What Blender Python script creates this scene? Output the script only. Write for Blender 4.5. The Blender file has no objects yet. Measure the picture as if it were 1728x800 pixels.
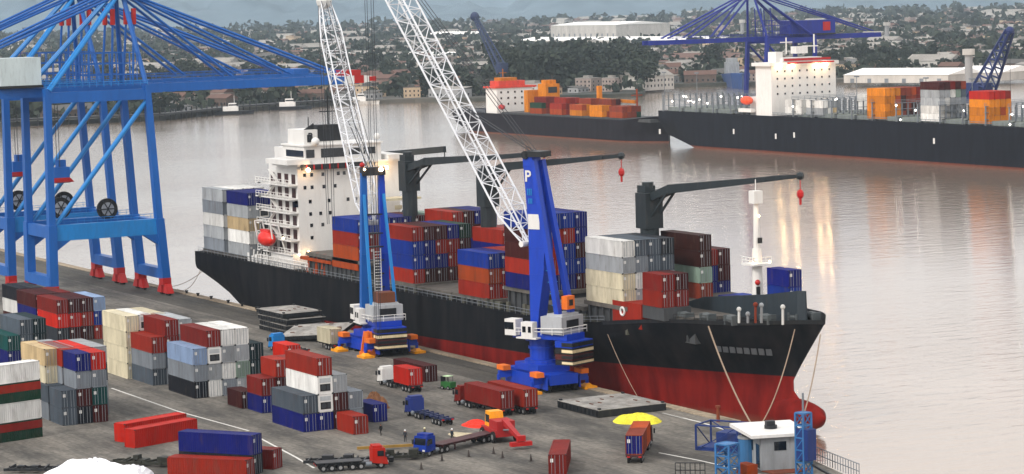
import bpy, bmesh, math, random
from mathutils import Vector, Matrix
R = math.radians
rnd = random.Random(7)
scn = bpy.context.scene
COL = scn.collection
# ------------------------------------------------------------ camera model (survey of the photograph)
F = 4450.; YAW = R(62); PT = R(5.46); RL = R(1.6); CY = 424.; HC = 64.5
fw = Vector((-math.sin(YAW)*math.cos(PT), math.cos(YAW)*math.cos(PT), -math.sin(PT)))
rt0 = Vector((math.cos(YAW), math.sin(YAW), 0)); up0 = rt0.cross(fw)
rt = math.cos(RL)*rt0 - math.sin(RL)*up0; up = math.sin(RL)*rt0 + math.cos(RL)*up0
def ray(px, py): return rt*(px-864) + up*(CY-py) + fw*F
def on(px, py, k, v):
    r = ray(px, py); c0 = Vector((0, 0, HC)); return c0 + r*((v-c0[k])/r[k])
def gp(px, py, z=0.): return on(px, py, 2, z)
def oX(px, py, v): return on(px, py, 0, v)
def oY(px, py, v): return on(px, py, 1, v)
# ------------------------------------------------------------ materials
def lin(c):
    if isinstance(c, str):
        c = [int(c[i:i+2], 16)/255 for i in (0, 2, 4)]
        return tuple(x/12.92 if x <= .04045 else ((x+.055)/1.055)**2.4 for x in c)
    return tuple(c)
MC = {}
def mat(name, col, rough=.6, metal=0., var=.18, scale=.5, dirt=.25, bump=0., emit=None, spec=.4, dirtcol=(.07, .055, .045), stretch=(1, 1, .25), objvar=.0):
    if name in MC: return MC[name]
    m = bpy.data.materials.new(name); m.use_nodes = True; nt = m.node_tree; N = nt.nodes; L = nt.links
    b = N['Principled BSDF']; c = lin(col)
    b.inputs['Roughness'].default_value = rough; b.inputs['Metallic'].default_value = metal
    b.inputs['Specular IOR Level'].default_value = spec
    tc = N.new('ShaderNodeTexCoord')
    mp = N.new('ShaderNodeMapping'); mp.inputs['Scale'].default_value = stretch
    oi = N.new('ShaderNodeObjectInfo')
    ad = N.new('ShaderNodeVectorMath'); ad.operation = 'MULTIPLY_ADD'
    cb = N.new('ShaderNodeCombineXYZ')
    for i in range(3): L.new(oi.outputs['Random'], cb.inputs[i])
    ad.inputs[1].default_value = (57, 91, 33)
    L.new(cb.outputs[0], ad.inputs[0]); L.new(tc.outputs['Object'], mp.inputs[0]); L.new(mp.outputs[0], ad.inputs[2])
    n = N.new('ShaderNodeTexNoise'); n.inputs['Scale'].default_value = scale; n.inputs['Detail'].default_value = 5; n.inputs['Roughness'].default_value = .65
    L.new(ad.outputs[0], n.inputs['Vector'])
    n2 = N.new('ShaderNodeTexNoise'); n2.inputs['Scale'].default_value = scale*2.7; n2.inputs['Detail'].default_value = 6
    L.new(ad.outputs[0], n2.inputs['Vector'])
    r1 = N.new('ShaderNodeMapRange'); r1.inputs[1].default_value = .3; r1.inputs[2].default_value = .7
    r1.inputs[3].default_value = 1-var; r1.inputs[4].default_value = 1+var
    L.new(n.outputs[0], r1.inputs[0])
    r0 = N.new('ShaderNodeMapRange'); r0.inputs[3].default_value = 1-objvar; r0.inputs[4].default_value = 1+objvar; L.new(oi.outputs['Random'], r0.inputs[0])
    rm = N.new('ShaderNodeMath'); rm.operation = 'MULTIPLY'; L.new(r0.outputs[0], rm.inputs[0]); L.new(r1.outputs[0], rm.inputs[1])
    mu = N.new('ShaderNodeMixRGB'); mu.blend_type = 'MULTIPLY'; mu.inputs[0].default_value = 1; mu.inputs[1].default_value = (*c, 1)
    L.new(rm.outputs[0], mu.inputs[2])
    r2 = N.new('ShaderNodeMapRange'); r2.inputs[1].default_value = .54; r2.inputs[2].default_value = .75
    r2.inputs[3].default_value = 0; r2.inputs[4].default_value = dirt
    L.new(n2.outputs[0], r2.inputs[0])
    mx = N.new('ShaderNodeMixRGB'); mx.inputs[2].default_value = (*dirtcol, 1)
    L.new(r2.outputs[0], mx.inputs[0]); L.new(mu.outputs[0], mx.inputs[1]); L.new(mx.outputs[0], b.inputs['Base Color'])
    if bump:
        bp = N.new('ShaderNodeBump'); bp.inputs['Strength'].default_value = bump; bp.inputs['Distance'].default_value = .1
        L.new(n2.outputs[0], bp.inputs['Height']); L.new(bp.outputs[0], b.inputs['Normal'])
    if emit:
        b.inputs['Emission Color'].default_value = (*c, 1); b.inputs['Emission Strength'].default_value = emit
    MC[name] = m; return m
# ------------------------------------------------------------ mesh builder
class MB:
    def __init__(s): s.v = []; s.f = []; s.mi = []
    def face(s, pts, m=0):
        n = len(s.v); s.v += [tuple(p) for p in pts]; s.f.append(tuple(range(n, n+len(pts)))); s.mi.append(m)
    def box(s, x0, x1, y0, y1, z0, z1, m=0):
        s.hexa([(x0, y0, z0), (x1, y0, z0), (x1, y1, z0), (x0, y1, z0), (x0, y0, z1), (x1, y0, z1), (x1, y1, z1), (x0, y1, z1)], m); return s
    def hexa(s, p, m=0):
        n = len(s.v); s.v += [tuple(q) for q in p]
        for f in ((3, 2, 1, 0), (4, 5, 6, 7), (0, 1, 5, 4), (1, 2, 6, 5), (2, 3, 7, 6), (3, 0, 4, 7)):
            s.f.append(tuple(n+i for i in f)); s.mi.append(m)
        return s
    def beam(s, p, q, w, h=None, m=0, w2=None, h2=None, upv=(0, 0, 1)):
        p = Vector(p); q = Vector(q); h = h or w; w2 = w2 or w; h2 = h2 or h
        d = (q-p).normalized(); u = Vector(upv)
        if abs(d.dot(u)) > .98: u = Vector((1, 0, 0))
        a = d.cross(u).normalized(); b = a.cross(d).normalized()
        P = []
        for c, ww, hh in ((p, w, h), (q, w2, h2)):
            for sa, sb in ((-1, -1), (1, -1), (1, 1), (-1, 1)): P.append(c+a*(sa*ww/2)+b*(sb*hh/2))
        s.hexa(P, m); return s
    def tube(s, p, q, r, n=6, m=0, r2=None, cap=True):
        p = Vector(p); q = Vector(q); r2 = r if r2 is None else r2
        d = (q-p).normalized(); u = Vector((0, 0, 1))
        if abs(d.dot(u)) > .98: u = Vector((1, 0, 0))
        a = d.cross(u).normalized(); b = a.cross(d).normalized(); k = len(s.v)
        for c, rr in ((p, r), (q, r2)):
            for i in range(n):
                t = 2*math.pi*i/n; s.v.append(tuple(c+a*(rr*math.cos(t))+b*(rr*math.sin(t))))
        for i in range(n):
            j = (i+1) % n; s.f.append((k+i, k+j, k+n+j, k+n+i)); s.mi.append(m)
        if cap:
            s.f.append(tuple(k+i for i in reversed(range(n)))); s.mi.append(m)
            s.f.append(tuple(k+n+i for i in range(n))); s.mi.append(m)
        return s
    def path(s, pts, r, n=5, m=0):
        for a, b in zip(pts, pts[1:]): s.tube(a, b, r, n, m)
        return s
    def prism(s, poly, z0, z1, m=0):
        n = len(poly); k = len(s.v)
        s.v += [(p[0], p[1], z0) for p in poly]+[(p[0], p[1], z1) for p in poly]
        s.f.append(tuple(k+i for i in reversed(range(n)))); s.f.append(tuple(k+n+i for i in range(n))); s.mi += [m, m]
        for i in range(n):
            j = (i+1) % n; s.f.append((k+i, k+j, k+n+j, k+n+i)); s.mi.append(m)
        return s
    def prismd(s, poly, d, m=0):      # polygon of 3-D points pushed by vector d
        n = len(poly); k = len(s.v); d = Vector(d)
        s.v += [tuple(Vector(p)) for p in poly]+[tuple(Vector(p)+d) for p in poly]
        s.f.append(tuple(k+i for i in reversed(range(n)))); s.f.append(tuple(k+n+i for i in range(n))); s.mi += [m, m]
        for i in range(n):
            j = (i+1) % n; s.f.append((k+i, k+j, k+n+j, k+n+i)); s.mi.append(m)
        return s
    def ball(s, c, rx, ry=None, rz=None, m=0, nu=10, nv=7, jit=0):
        ry = ry or rx; rz = rz or rx; k = len(s.v)
        for i in range(nv+1):
            for j in range(nu):
                a = math.pi*i/nv; b = 2*math.pi*j/nu; g = 1+(rnd.uniform(-jit, jit) if jit else 0)
                s.v.append((c[0]+rx*g*math.sin(a)*math.cos(b), c[1]+ry*g*math.sin(a)*math.sin(b), c[2]-rz*g*math.cos(a)))
        for i in range(nv):
            for j in range(nu):
                jj = (j+1) % nu; s.f.append((k+i*nu+j, k+i*nu+jj, k+(i+1)*nu+jj, k+(i+1)*nu+j)); s.mi.append(m)
        return s
    def rail(s, pts, h=1.1, r=.04, m=0, step=2.):
        for a, b in zip(pts, pts[1:]):
            a = Vector(a); b = Vector(b); n = max(1, int((b-a).length/step))
            for z in (h, h*.5): s.tube(a+Vector((0, 0, z)), b+Vector((0, 0, z)), r, 4, m, cap=False)
            for i in range(n+1):
                p = a.lerp(b, i/n); s.tube(p, p+Vector((0, 0, h)), r, 4, m, cap=False)
        return s
    def mesh(s, name, mats, smooth=False):
        me = bpy.data.meshes.new(name); me.from_pydata(s.v, [], s.f)
        for m in (mats if isinstance(mats, (list, tuple)) else [mats]): me.materials.append(m)
        if any(s.mi): me.polygons.foreach_set('material_index', s.mi)
        if smooth: me.polygons.foreach_set('use_smooth', [True]*len(me.polygons))
        me.validate(); me.update(); return me
    def build(s, name, mats, parent=None, loc=None, smooth=False):
        o = bpy.data.objects.new(name, s.mesh(name, mats, smooth)); COL.objects.link(o)
        if parent: o.parent = parent
        if loc is not None: o.location = loc
        return o
def tag(o, label=None, cat=None, group=None, kind=None):
    if label: o['label'] = label
    if cat: o['category'] = cat
    if group: o['group'] = group
    if kind: o['kind'] = kind
    return o
def thing(name, label, cat, loc=(0, 0, 0), rz=0., group=None):
    o = bpy.data.objects.new(name, None); COL.objects.link(o); o.location = loc; o.rotation_euler = (0, 0, rz)
    o.empty_display_size = .5
    return tag(o, label, cat, group)
def ctree(o, parent=None):
    c = o.copy(); COL.objects.link(c); c.parent = parent
    for ch in o.children: ctree(ch, c)
    return c
def text(s, size, m, parent, loc, rot, name='lettering', depth=.03):
    cu = bpy.data.curves.new('t', 'FONT'); cu.body = s; cu.size = size; cu.extrude = depth; cu.offset = size*.022; cu.align_x = 'CENTER'; cu.align_y = 'CENTER'
    t = bpy.data.objects.new('t', cu); COL.objects.link(t); bpy.context.view_layer.update()
    me = bpy.data.meshes.new_from_object(t); bpy.data.objects.remove(t)
    me.materials.clear(); me.materials.append(m)
    o = bpy.data.objects.new(name, me); COL.objects.link(o); o.parent = parent; o.location = loc; o.rotation_euler = rot
    return o
# palette
PAL = dict(white='d9d8d4', cream='d2c8ac', beige='cdb48a', grey='8a9199', lgrey='a9adb0', slate='66727f', dkgrey='3b4149', charcoal='202430',
           lightblue='8fa6c8', blue='0a3fb4', navy='0a1a8c', teal='0c5f5c', green='1c4b36', red='bd3018', scarlet='f5280c',
           maroon='561210', brown='4a2018', orange='d0561a', amber='d98212', dkteal='12343a', palegreen='8fa596', rust='a8452a', crimson='9c2216')
WORD = dict(white='white', cream='cream', beige='beige', grey='grey', lgrey='light grey', slate='slate grey', dkgrey='dark grey', charcoal='near-black',
            lightblue='pale blue', blue='bright blue', navy='navy blue', teal='teal', green='dark green', red='red', scarlet='bright red',
            maroon='maroon', brown='brown', orange='orange', amber='amber orange', dkteal='dark teal', palegreen='pale green', rust='rust red', crimson='dark red')
DARKEN = dict(white=.95, cream=.9, beige=.85, lgrey=.8, grey=.75, lightblue=.8, amber=.8, palegreen=.7)
def paint(c):
    k = DARKEN.get(c, .5)*.86; return mat('paint_'+c, tuple(v*k for v in lin(PAL[c])), rough=.6, var=.24, scale=.45, dirt=.38, spec=.15, objvar=.18, dirtcol=(.085, .05, .035))
STEEL = mat('dark_steel', '15181c', rough=.5, dirt=.3)
GSTEEL = mat('grey_steel', '6c7278', rough=.5)
WHITE = mat('white_paint', 'd4d2ce', rough=.5, var=.06, dirt=.15, dirtcol=(.3, .2, .12))
CWHITE = mat('lattice_white', 'd6d8dc', rough=.5, var=.06, dirt=.12)
BLACK = mat('black_rubber', '0b0b0d', rough=.8)
GLASS = mat('dark_glass', '0a1018', rough=.12, var=0, dirt=0, spec=.8)
CRB = mat('crane_blue', '0454a0', rough=.45, var=.12, dirt=.2, dirtcol=(.01, .06, .2))
CRBL = mat('crane_blue_light', '1074b8', rough=.45, var=.12, dirt=.2)
MHB = mat('harbour_crane_blue', '0438a8', rough=.45, var=.12, dirt=.25, dirtcol=(.01, .02, .12))
FARB = mat('far_crane_blue', '07207c', rough=.5)
REDP = mat('red_paint', 'a50e0a', rough=.5)
YEL = mat('yellow_paint', 'e8960c', rough=.5)
LAMPW = mat('lit_lamp_white', (1, .93, .8), emit=14, var=0, dirt=0)
LAMPF = mat('lit_lamp_golden', (1, .66, .32), emit=85, var=0, dirt=0)
LAMPO = mat('lit_lamp_warm', (1, .62, .3), emit=40, var=0, dirt=0)
ROPE = mat('mooring_rope', '8c7a68', rough=.9)
CABLE = mat('steel_cable', '2c3036', rough=.5)
# ------------------------------------------------------------ containers
CW = 2.44; CH = 2.78
def cont_body(L):
    mb = MB(); x0, x1 = -L/2, L/2; y0, y1 = -CW/2, CW/2; p = .13
    for y in (y0, y1-p):                       # bottom and top side rails, posts
        mb.box(x0, x1, y, y+p, 0, .16); mb.box(x0, x1, y, y+p, CH-.1, CH)
        for x in (x0, x1-p): mb.box(x, x+p, y, y+p, .16, CH-.1)
    for x in (x0, x1-p):
        mb.box(x, x+p, y0+p, y1-p, 0, .16); mb.box(x, x+p, y0+p, y1-p, CH-.1, CH)
    n = int(L/.36); st = (L-2*p)/n; d = .05
    for sg in (-1, 1):                         # corrugated side sheets
        yo = sg*(CW/2-.02); yi = sg*(CW/2-.02-d); pr = []
        for i in range(n):
            a = x0+p+i*st; pr += [(a, yo), (a+st*.3, yo), (a+st*.5, yi), (a+st*.8, yi)]
        pr.append((x1-p, yo))
        for a, b in zip(pr, pr[1:]):
            q = [(a[0], a[1], .16), (b[0], b[1], .16), (b[0], b[1], CH-.1), (a[0], a[1], CH-.1)]
            mb.face(q if sg < 0 else q[::-1])
    n = int(L/.6); st = (L-2*p)/n
    for i in range(n):                         # roof sheet in shallow ribs
        a = x0+p+i*st
        for u, v, zu, zv in ((0, .5, CH-.03, CH-.03), (.5, .6, CH-.03, CH-.06), (.6, .9, CH-.06, CH-.06), (.9, 1, CH-.06, CH-.03)):
            mb.face([(a+u*st, y0+p, zu), (a+v*st, y0+p, zv), (a+v*st, y1-p, zv), (a+u*st, y1-p, zu)])
    mb.face([(x0+.04, y1-p, .16), (x0+.04, y0+p, .16), (x0+.04, y0+p, CH-.1), (x0+.04, y1-p, CH-.1)])
    mb.face([(x1-.1, y0+p, .16), (x1-.1, y1-p, .16), (x1-.1, y1-p, CH-.1), (x1-.1, y0+p, CH-.1)])
    for x in (x0-.01, x1-.17):                 # corner castings
        for y in (y0-.01, y1-.15):
            for z in (0, CH-.13): mb.box(x, x+.18, y, y+.16, z, z+.132, 1)
    return mb
BODY = {}; 
def body_mesh(L):
    if L not in BODY: BODY[L] = cont_body(L).mesh('container_body', [paint('grey'), STEEL])
    return BODY[L]
def door_mesh():
    mb = MB(); 
    for s in (-1, 1):
        a, b = (-1.08, -.02) if s < 0 else (.02, 1.08)
        mb.box(-.06, -.01, a, b, .18, CH-.12)
        for i in range(5): mb.box(-.01, .015, a+.05, b-.05, .3+i*.5, .5+i*.5)
        for y in (a+.3, b-.3): mb.tube((.04, y, .1), (.04, y, CH-.08), .035, 5, 1)
    mb.box(.02, .03, -.95, -.55, 1.7, 2.2, 2)
    return mb.mesh('door', [paint('grey'), mat('galvanised', '80868c', rough=.4, metal=.3), WHITE])
def reefer_mesh():
    mb = MB(); mb.box(-.05, .02, -1.08, 1.08, .18, CH-.12)
    mb.box(.02, .05, -.9, .9, 1.75, 2.45, 2); mb.box(.02, .06, -.85, .85, .45, 1.55, 1)
    mb.tube((.06, -.3, 1.0), (.09, -.3, 1.0), .42, 12, 3); mb.box(.05, .1, .3, .75, .6, 1.4, 3)
    return mb.mesh('refrigeration_unit', [WHITE, mat('unit_black', '0c0d10'), mat('unit_grey', 'a7abad'), mat('unit_dark', '2a2e33')])
DOOR = door_mesh(); REEF = reefer_mesh()
def setm(o, m): o.material_slots[0].link = 'OBJECT'; o.material_slots[0].material = m
SKIP = set([6,7,8,9,11,12,13,14,16,17,18,19,32,42,43,45,46,48,49,51,52,54,55,57,58,60,61,62,63,64,65,82,83,86,87,88,90,94,95,98,99,102,103,106,107,108,110,111,112,120,121,123,124,126,127,128,157,158,161,181,196,199,200,202,203,208,209,215,216,217,219,220,221,230,231,249,257,260,264,265,266,280,284,285,286,305,308,309,312,313,337,339,375,376,377,381,383,384,385,386,433,436,437,444,447,454,457,464,467]); MERGE = set([27,31,33,34,56,59,91,96,100,109,113,125,136,162,205,226,227,232,254,261,281,288,289,290,310,338,340,343,345,351,355,359,360,363,364,365,367,368,371,372,373,378,382,392,393,397,398,402,403,407,408,416,420,424,425,430,431,434,438,441,442,445,448,449,452,453,455,458,459,462,463,465,468,472,474,476]); CI = [0]; MERGED = []
def cont(cx, cy, z, L, c, label, group=None, rz=0., end='door', hz=1., name='shipping_container', doorc=None):
    CI[0] += 1
    if CI[0] in SKIP: return None
    if CI[0] in MERGE: MERGED.append((cx, cy, z, L, c, hz)); return None
    o = bpy.data.objects.new(name, body_mesh(L)); COL.objects.link(o)
    o.location = (cx, cy, z); o.rotation_euler = (0, 0, rz); o.scale = (1, 1, hz)
    tag(o, label, 'container', group); setm(o, paint(c))
    if end:
        d = bpy.data.objects.new('refrigeration_unit' if end == 'reefer' else 'door', REEF if end == 'reefer' else DOOR)
        COL.objects.link(d); d.parent = o; d.location = (L/2-.04, 0, 0)
        if end == 'door': setm(d, paint(doorc or c))
        if doorc: d['label'] = WORD[doorc]+' doors'
    return o
ORD = ['first', 'second', 'third', 'fourth', 'fifth', 'sixth', 'seventh', 'eighth', 'ninth', 'tenth']
def stack(where, X1, Y0, cols, z0=0., L=12.19, hz=1., pitch=2.52, group=None, ends=True, single=None):
    for j, colr in enumerate(cols):
        ts = colr.split()
        for k, t in enumerate(ts):
            if t == '-': continue
            ree = t.endswith('*'); t = t.rstrip('*')
            tier = 'at bottom' if k == 0 else ('on top' if k == len(ts)-1 else ORD[k]+' up')
            col = (', %s column' % ORD[j]) if len(cols) > 1 else ''
            if len(ts) == 1: tier = 'single-height' if len(cols) > 1 else 'standing alone'
            lab = single or '%s %scontainer %s%s, %s' % (WORD[t], 'refrigerated ' if ree else '', tier, col, where.replace('the ', ''))
            assert len(lab.split()) <= 16, lab
            cont(X1-L/2+rnd.uniform(-.08, .08), Y0+j*pitch+CW/2+rnd.uniform(-.02, .02), z0+k*CH*hz+.0, L, t, lab, group, end='reefer' if ree else ('door' if ends else None), hz=hz*.992)
def contpx(a, b, z, c, label, L=12.19, ztop=True, side=1, group=None, **k):
    """long side whose bottom edge runs between the ground points a and b (world); body lies to the left/right of it"""
    d = (b-a); d.z = 0; d.normalize(); n = Vector((-d.y, d.x, 0))*side; m = a.lerp(b, .5)+n*(CW/2)
    return cont(m.x, m.y, z, L, c, label, group, rz=math.atan2(d.y, d.x), **k)
# ============================================================ SETTING
def struct(o): o['kind'] = 'structure'; return o
def node_mat(name): 
    m = bpy.data.materials.new(name); m.use_nodes = True; return m, m.node_tree.nodes, m.node_tree.links, m.node_tree.nodes['Principled BSDF']
# water
m, N, L_, b = node_mat('river_water')
tc = N.new('ShaderNodeNewGeometry')
mp = N.new('ShaderNodeMapping'); mp.inputs['Scale'].default_value = (.5, .18, 1); mp.inputs['Rotation'].default_value = (0, 0, R(20)); L_.new(tc.outputs['Position'], mp.inputs[0])
n1 = N.new('ShaderNodeTexNoise'); n1.inputs['Scale'].default_value = .65; n1.inputs['Detail'].default_value = 5; n1.inputs['Roughness'].default_value = .6; L_.new(mp.outputs[0], n1.inputs['Vector'])
n2 = N.new('ShaderNodeTexNoise'); n2.inputs['Scale'].default_value = .012; n2.inputs['Detail'].default_value = 3; L_.new(tc.outputs['Position'], n2.inputs['Vector'])
bp = N.new('ShaderNodeBump'); bp.inputs['Strength'].default_value = .28; bp.inputs['Distance'].default_value = .6
n3 = N.new('ShaderNodeTexNoise'); n3.inputs['Scale'].default_value = .006; n3.inputs['Detail'].default_value = 4; L_.new(mp.outputs[0], n3.inputs['Vector'])
m3 = N.new('ShaderNodeMapRange'); m3.inputs[1].default_value = .38; m3.inputs[2].default_value = .62; m3.inputs[3].default_value = .12; m3.inputs[4].default_value = .5; L_.new(n3.outputs[0], m3.inputs[0]); L_.new(m3.outputs[0], bp.inputs['Strength'])
L_.new(n1.outputs[0], bp.inputs['Height']); L_.new(bp.outputs[0], b.inputs['Normal'])
cr = N.new('ShaderNodeMixRGB'); cr.inputs[1].default_value = (.37, .265, .19, 1); cr.inputs[2].default_value = (.56, .44, .345, 1)
L_.new(n2.outputs[0], cr.inputs[0]); L_.new(cr.outputs[0], b.inputs['Base Color'])
b.inputs['Metallic'].default_value = .6; b.inputs['Roughness'].default_value = .08; b.inputs['IOR'].default_value = 1.6; b.inputs['Specular IOR Level'].default_value = .9
mb = MB(); mb.face([(-16000, -3000, -3.5), (3000, -3000, -3.5), (3000, 14000, -3.5), (-16000, 14000, -3.5)])
struct(mb.build('water', m))
# quay concrete and asphalt
def ground_mat(name, c1, c2, rough=.9, marks=True):
    m, N, L_, b = node_mat(name); g = N.new('ShaderNodeNewGeometry')
    mp = N.new('ShaderNodeMapping'); mp.inputs['Scale'].default_value = (.5, 1.6, 1); L_.new(g.outputs['Position'], mp.inputs[0])
    a = N.new('ShaderNodeTexNoise'); a.inputs['Scale'].default_value = .06; a.inputs['Detail'].default_value = 8; a.inputs['Roughness'].default_value = .7; L_.new(mp.outputs[0], a.inputs['Vector'])
    c = N.new('ShaderNodeTexNoise'); c.inputs['Scale'].default_value = 1.4; c.inputs['Detail'].default_value = 6; L_.new(g.outputs['Position'], c.inputs['Vector'])
    rp = N.new('ShaderNodeValToRGB'); rp.color_ramp.elements[0].position = .40; rp.color_ramp.elements[1].position = .60
    rp.color_ramp.elements[0].color = (*c1, 1); rp.color_ramp.elements[1].color = (*c2, 1); L_.new(a.outputs[0], rp.inputs[0])
    mr = N.new('ShaderNodeMapRange'); mr.inputs[1].default_value = .3; mr.inputs[2].default_value = .7; mr.inputs[3].default_value = .68; mr.inputs[4].default_value = 1.22; L_.new(c.outputs[0], mr.inputs[0])
    mu = N.new('ShaderNodeMixRGB'); mu.blend_type = 'MULTIPLY'; mu.inputs[0].default_value = 1; L_.new(rp.outputs[0], mu.inputs[1]); L_.new(mr.outputs[0], mu.inputs[2])
    bk = N.new('ShaderNodeTexBrick'); bk.inputs['Scale'].default_value = .14; bk.inputs['Mortar Size'].default_value = .012; bk.inputs['Color1'].default_value = (1, 1, 1, 1); bk.inputs['Color2'].default_value = (.9, .9, .9, 1); bk.inputs['Mortar'].default_value = (.55, .55, .55, 1); bk.offset = 0; L_.new(g.outputs['Position'], bk.inputs['Vector'])
    mb_ = N.new('ShaderNodeMixRGB'); mb_.blend_type = 'MULTIPLY'; mb_.inputs[0].default_value = .55; L_.new(mu.outputs[0], mb_.inputs[1]); L_.new(bk.outputs['Color'], mb_.inputs[2]); mu = mb_
    # wheel tracks along the quay and oil stains
    w = N.new('ShaderNodeTexNoise'); w.inputs['Scale'].default_value = .3; w.inputs['Detail'].default_value = 3; L_.new(g.outputs['Position'], w.inputs['Vector'])
    st = N.new('ShaderNodeMapRange'); st.inputs[1].default_value = .58; st.inputs[2].default_value = .72; st.inputs[3].default_value = 0; st.inputs[4].default_value = .45; L_.new(w.outputs[0], st.inputs[0])
    mpt = N.new('ShaderNodeMapping'); mpt.inputs['Scale'].default_value = (.02, .55, 1); mpt.inputs['Rotation'].default_value = (0, 0, .06); L_.new(g.outputs['Position'], mpt.inputs[0])
    tt = N.new('ShaderNodeTexNoise'); tt.inputs['Scale'].default_value = 1.; tt.inputs['Detail'].default_value = 4; tt.inputs['Distortion'].default_value = .6; L_.new(mpt.outputs[0], tt.inputs['Vector'])
    t2 = N.new('ShaderNodeMapRange'); t2.inputs[1].default_value = .56; t2.inputs[2].default_value = .66; t2.inputs[4].default_value = .5; L_.new(tt.outputs[0], t2.inputs[0])
    mk = N.new('ShaderNodeMath'); mk.operation = 'MAXIMUM'; L_.new(st.outputs[0], mk.inputs[0]); L_.new(t2.outputs[0], mk.inputs[1]); st = mk
    mx = N.new('ShaderNodeMixRGB'); mx.inputs[2].default_value = (.06, .055, .05, 1); L_.new(st.outputs[0], mx.inputs[0]); L_.new(mu.outputs[0], mx.inputs[1]); L_.new(mx.outputs[0], b.inputs['Base Color'])
    b.inputs['Roughness'].default_value = rough; b.inputs['Specular IOR Level'].default_value = .3
    return m
M_CON = ground_mat('quay_concrete', (.062, .058, .052), (.185, .168, .144))
M_COP = ground_mat('coping_concrete', (.19, .145, .10), (.36, .29, .205))
M_ASPH = ground_mat('dark_apron', (.042, .039, .034), (.085, .077, .066))
QE = 215.0
qa = gp(1250, 711); qb = gp(1262, 726); qc = gp(1450, 812); qd = gp(1560, 880)
poly = [(-1300, QE), (qa.x, QE), (qb.x, qb.y), (qc.x, qc.y), (qd.x, qd.y), (-150, -300), (-1300, -300)][::-1]
struct(MB().prism(poly, -5, 0).build('quay', M_CON))
struct(MB().box(-1300, qa.x, 213.0, 215.12, -1.2, .15).build('quay_coping', M_COP))
struct(MB().box(-1300, -392, 203.5, 212.9, .002, .006).build('quay_apron', M_ASPH))
struct(MB().box(-1300, qa.x-8, 209.3, 209.36, .006, .03).box(-1300, qa.x-8, 209.8, 209.86, .006, .03).box(-1300, -480, 183, 183.06, .006, .03).build('crane_rail', STEEL))
# painted lines on the yard
PAINTL = mat('road_paint', 'c8c6c0', rough=.8, var=.2, dirt=.6, dirtcol=(.25, .24, .22), scale=2)
mb = MB()
def line(pts, w):
    P = [gp(*p) for p in pts]
    for a, b_ in zip(P, P[1:]):
        d = (b_-a).normalized(); n = Vector((-d.y, d.x, 0))*w/2
        mb.face([a-n+Vector((0, 0, .008)), b_-n+Vector((0, 0, .008)), b_+n+Vector((0, 0, .008)), a+n+Vector((0, 0, .008))])
line([(188, 655), (300, 694), (420, 727)], .35); line([(436, 738), (500, 772), (530, 790)], .35)
line([(1112, 764), (1180, 777), (1290, 802)], .35); line([(1118, 697), (1180, 712), (1246, 732)], .4)
line([(470, 470), (470.1, 470.1)], .1)
struct(mb.build('painted_yard_lines', PAINTL))
# fenders on the quay wall + bollards
g0 = None
for i, x in enumerate([-560, -553, -545, -535, -527, -519]):
    o = MB().tube((0, 0, 0), (0, 0, .45), .28, 8).tube((0, 0, .45), (0, 0, .65), .42, 8).build('bollard', BLACK, loc=(x, 213.9, .15))
    tag(o, 'black mooring bollard on the quay edge beyond the moored ship stern', 'bollard', 'mooring bollards along the quay edge')
# far shore
LAND, N, L_, b = node_mat('far_ground')
g = N.new('ShaderNodeNewGeometry'); a = N.new('ShaderNodeTexNoise'); a.inputs['Scale'].default_value = .012; a.inputs['Detail'].default_value = 9; a.inputs['Roughness'].default_value = .7
L_.new(g.outputs['Position'], a.inputs['Vector']); rp = N.new('ShaderNodeValToRGB')
rp.color_ramp.elements[0].position = .4; rp.color_ramp.elements[0].color = (.018, .024, .018, 1); rp.color_ramp.elements[1].position = .6; rp.color_ramp.elements[1].color = (.085, .078, .066, 1)
L_.new(a.outputs[0], rp.inputs[0]); L_.new(rp.outputs[0], b.inputs['Base Color']); b.inputs['Roughness'].default_value = .95
SH = [gp(*p, -3.5) for p in [(-80, 224), (12, 214), (130, 209), (270, 203), (400, 189), (560, 178), (700, 173), (830, 171), (1000, 166), (1084, 163), (1096, 149), (1290, 144), (1500, 137), (1728, 128), (1900, 122)]]
far = [(p.x, p.y) for p in SH]
A = math.atan2(far[-1][1], far[-1][0]); B_ = math.atan2(far[0][1], far[0][0])
far2 = far+[(15500*math.cos(A-.25), 15500*math.sin(A-.25)), (15500*math.cos((A+B_)/2), 15500*math.sin((A+B_)/2)), (15500*math.cos(B_+.3), 15500*math.sin(B_+.3))]
struct(MB().prism(far2, -6, -.8).build('far_shore', LAND))
struct(MB().prism([(-985, 661), (-300, 661), (-300, 702), (-985, 702)], -6, 0).build('far_quay', M_ASPH))
def onland(x, y):
    t = math.atan2(y, x); r = math.hypot(x, y)
    for p, q in zip(far, far[1:]):
        a0, a1 = math.atan2(p[1], p[0]), math.atan2(q[1], q[0])
        if a1 <= t <= a0:
            f_ = (a0-t)/(a0-a1); rr = math.hypot(*p)*(1-f_)+math.hypot(*q)*f_
            return r > rr+18
    return False
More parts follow.
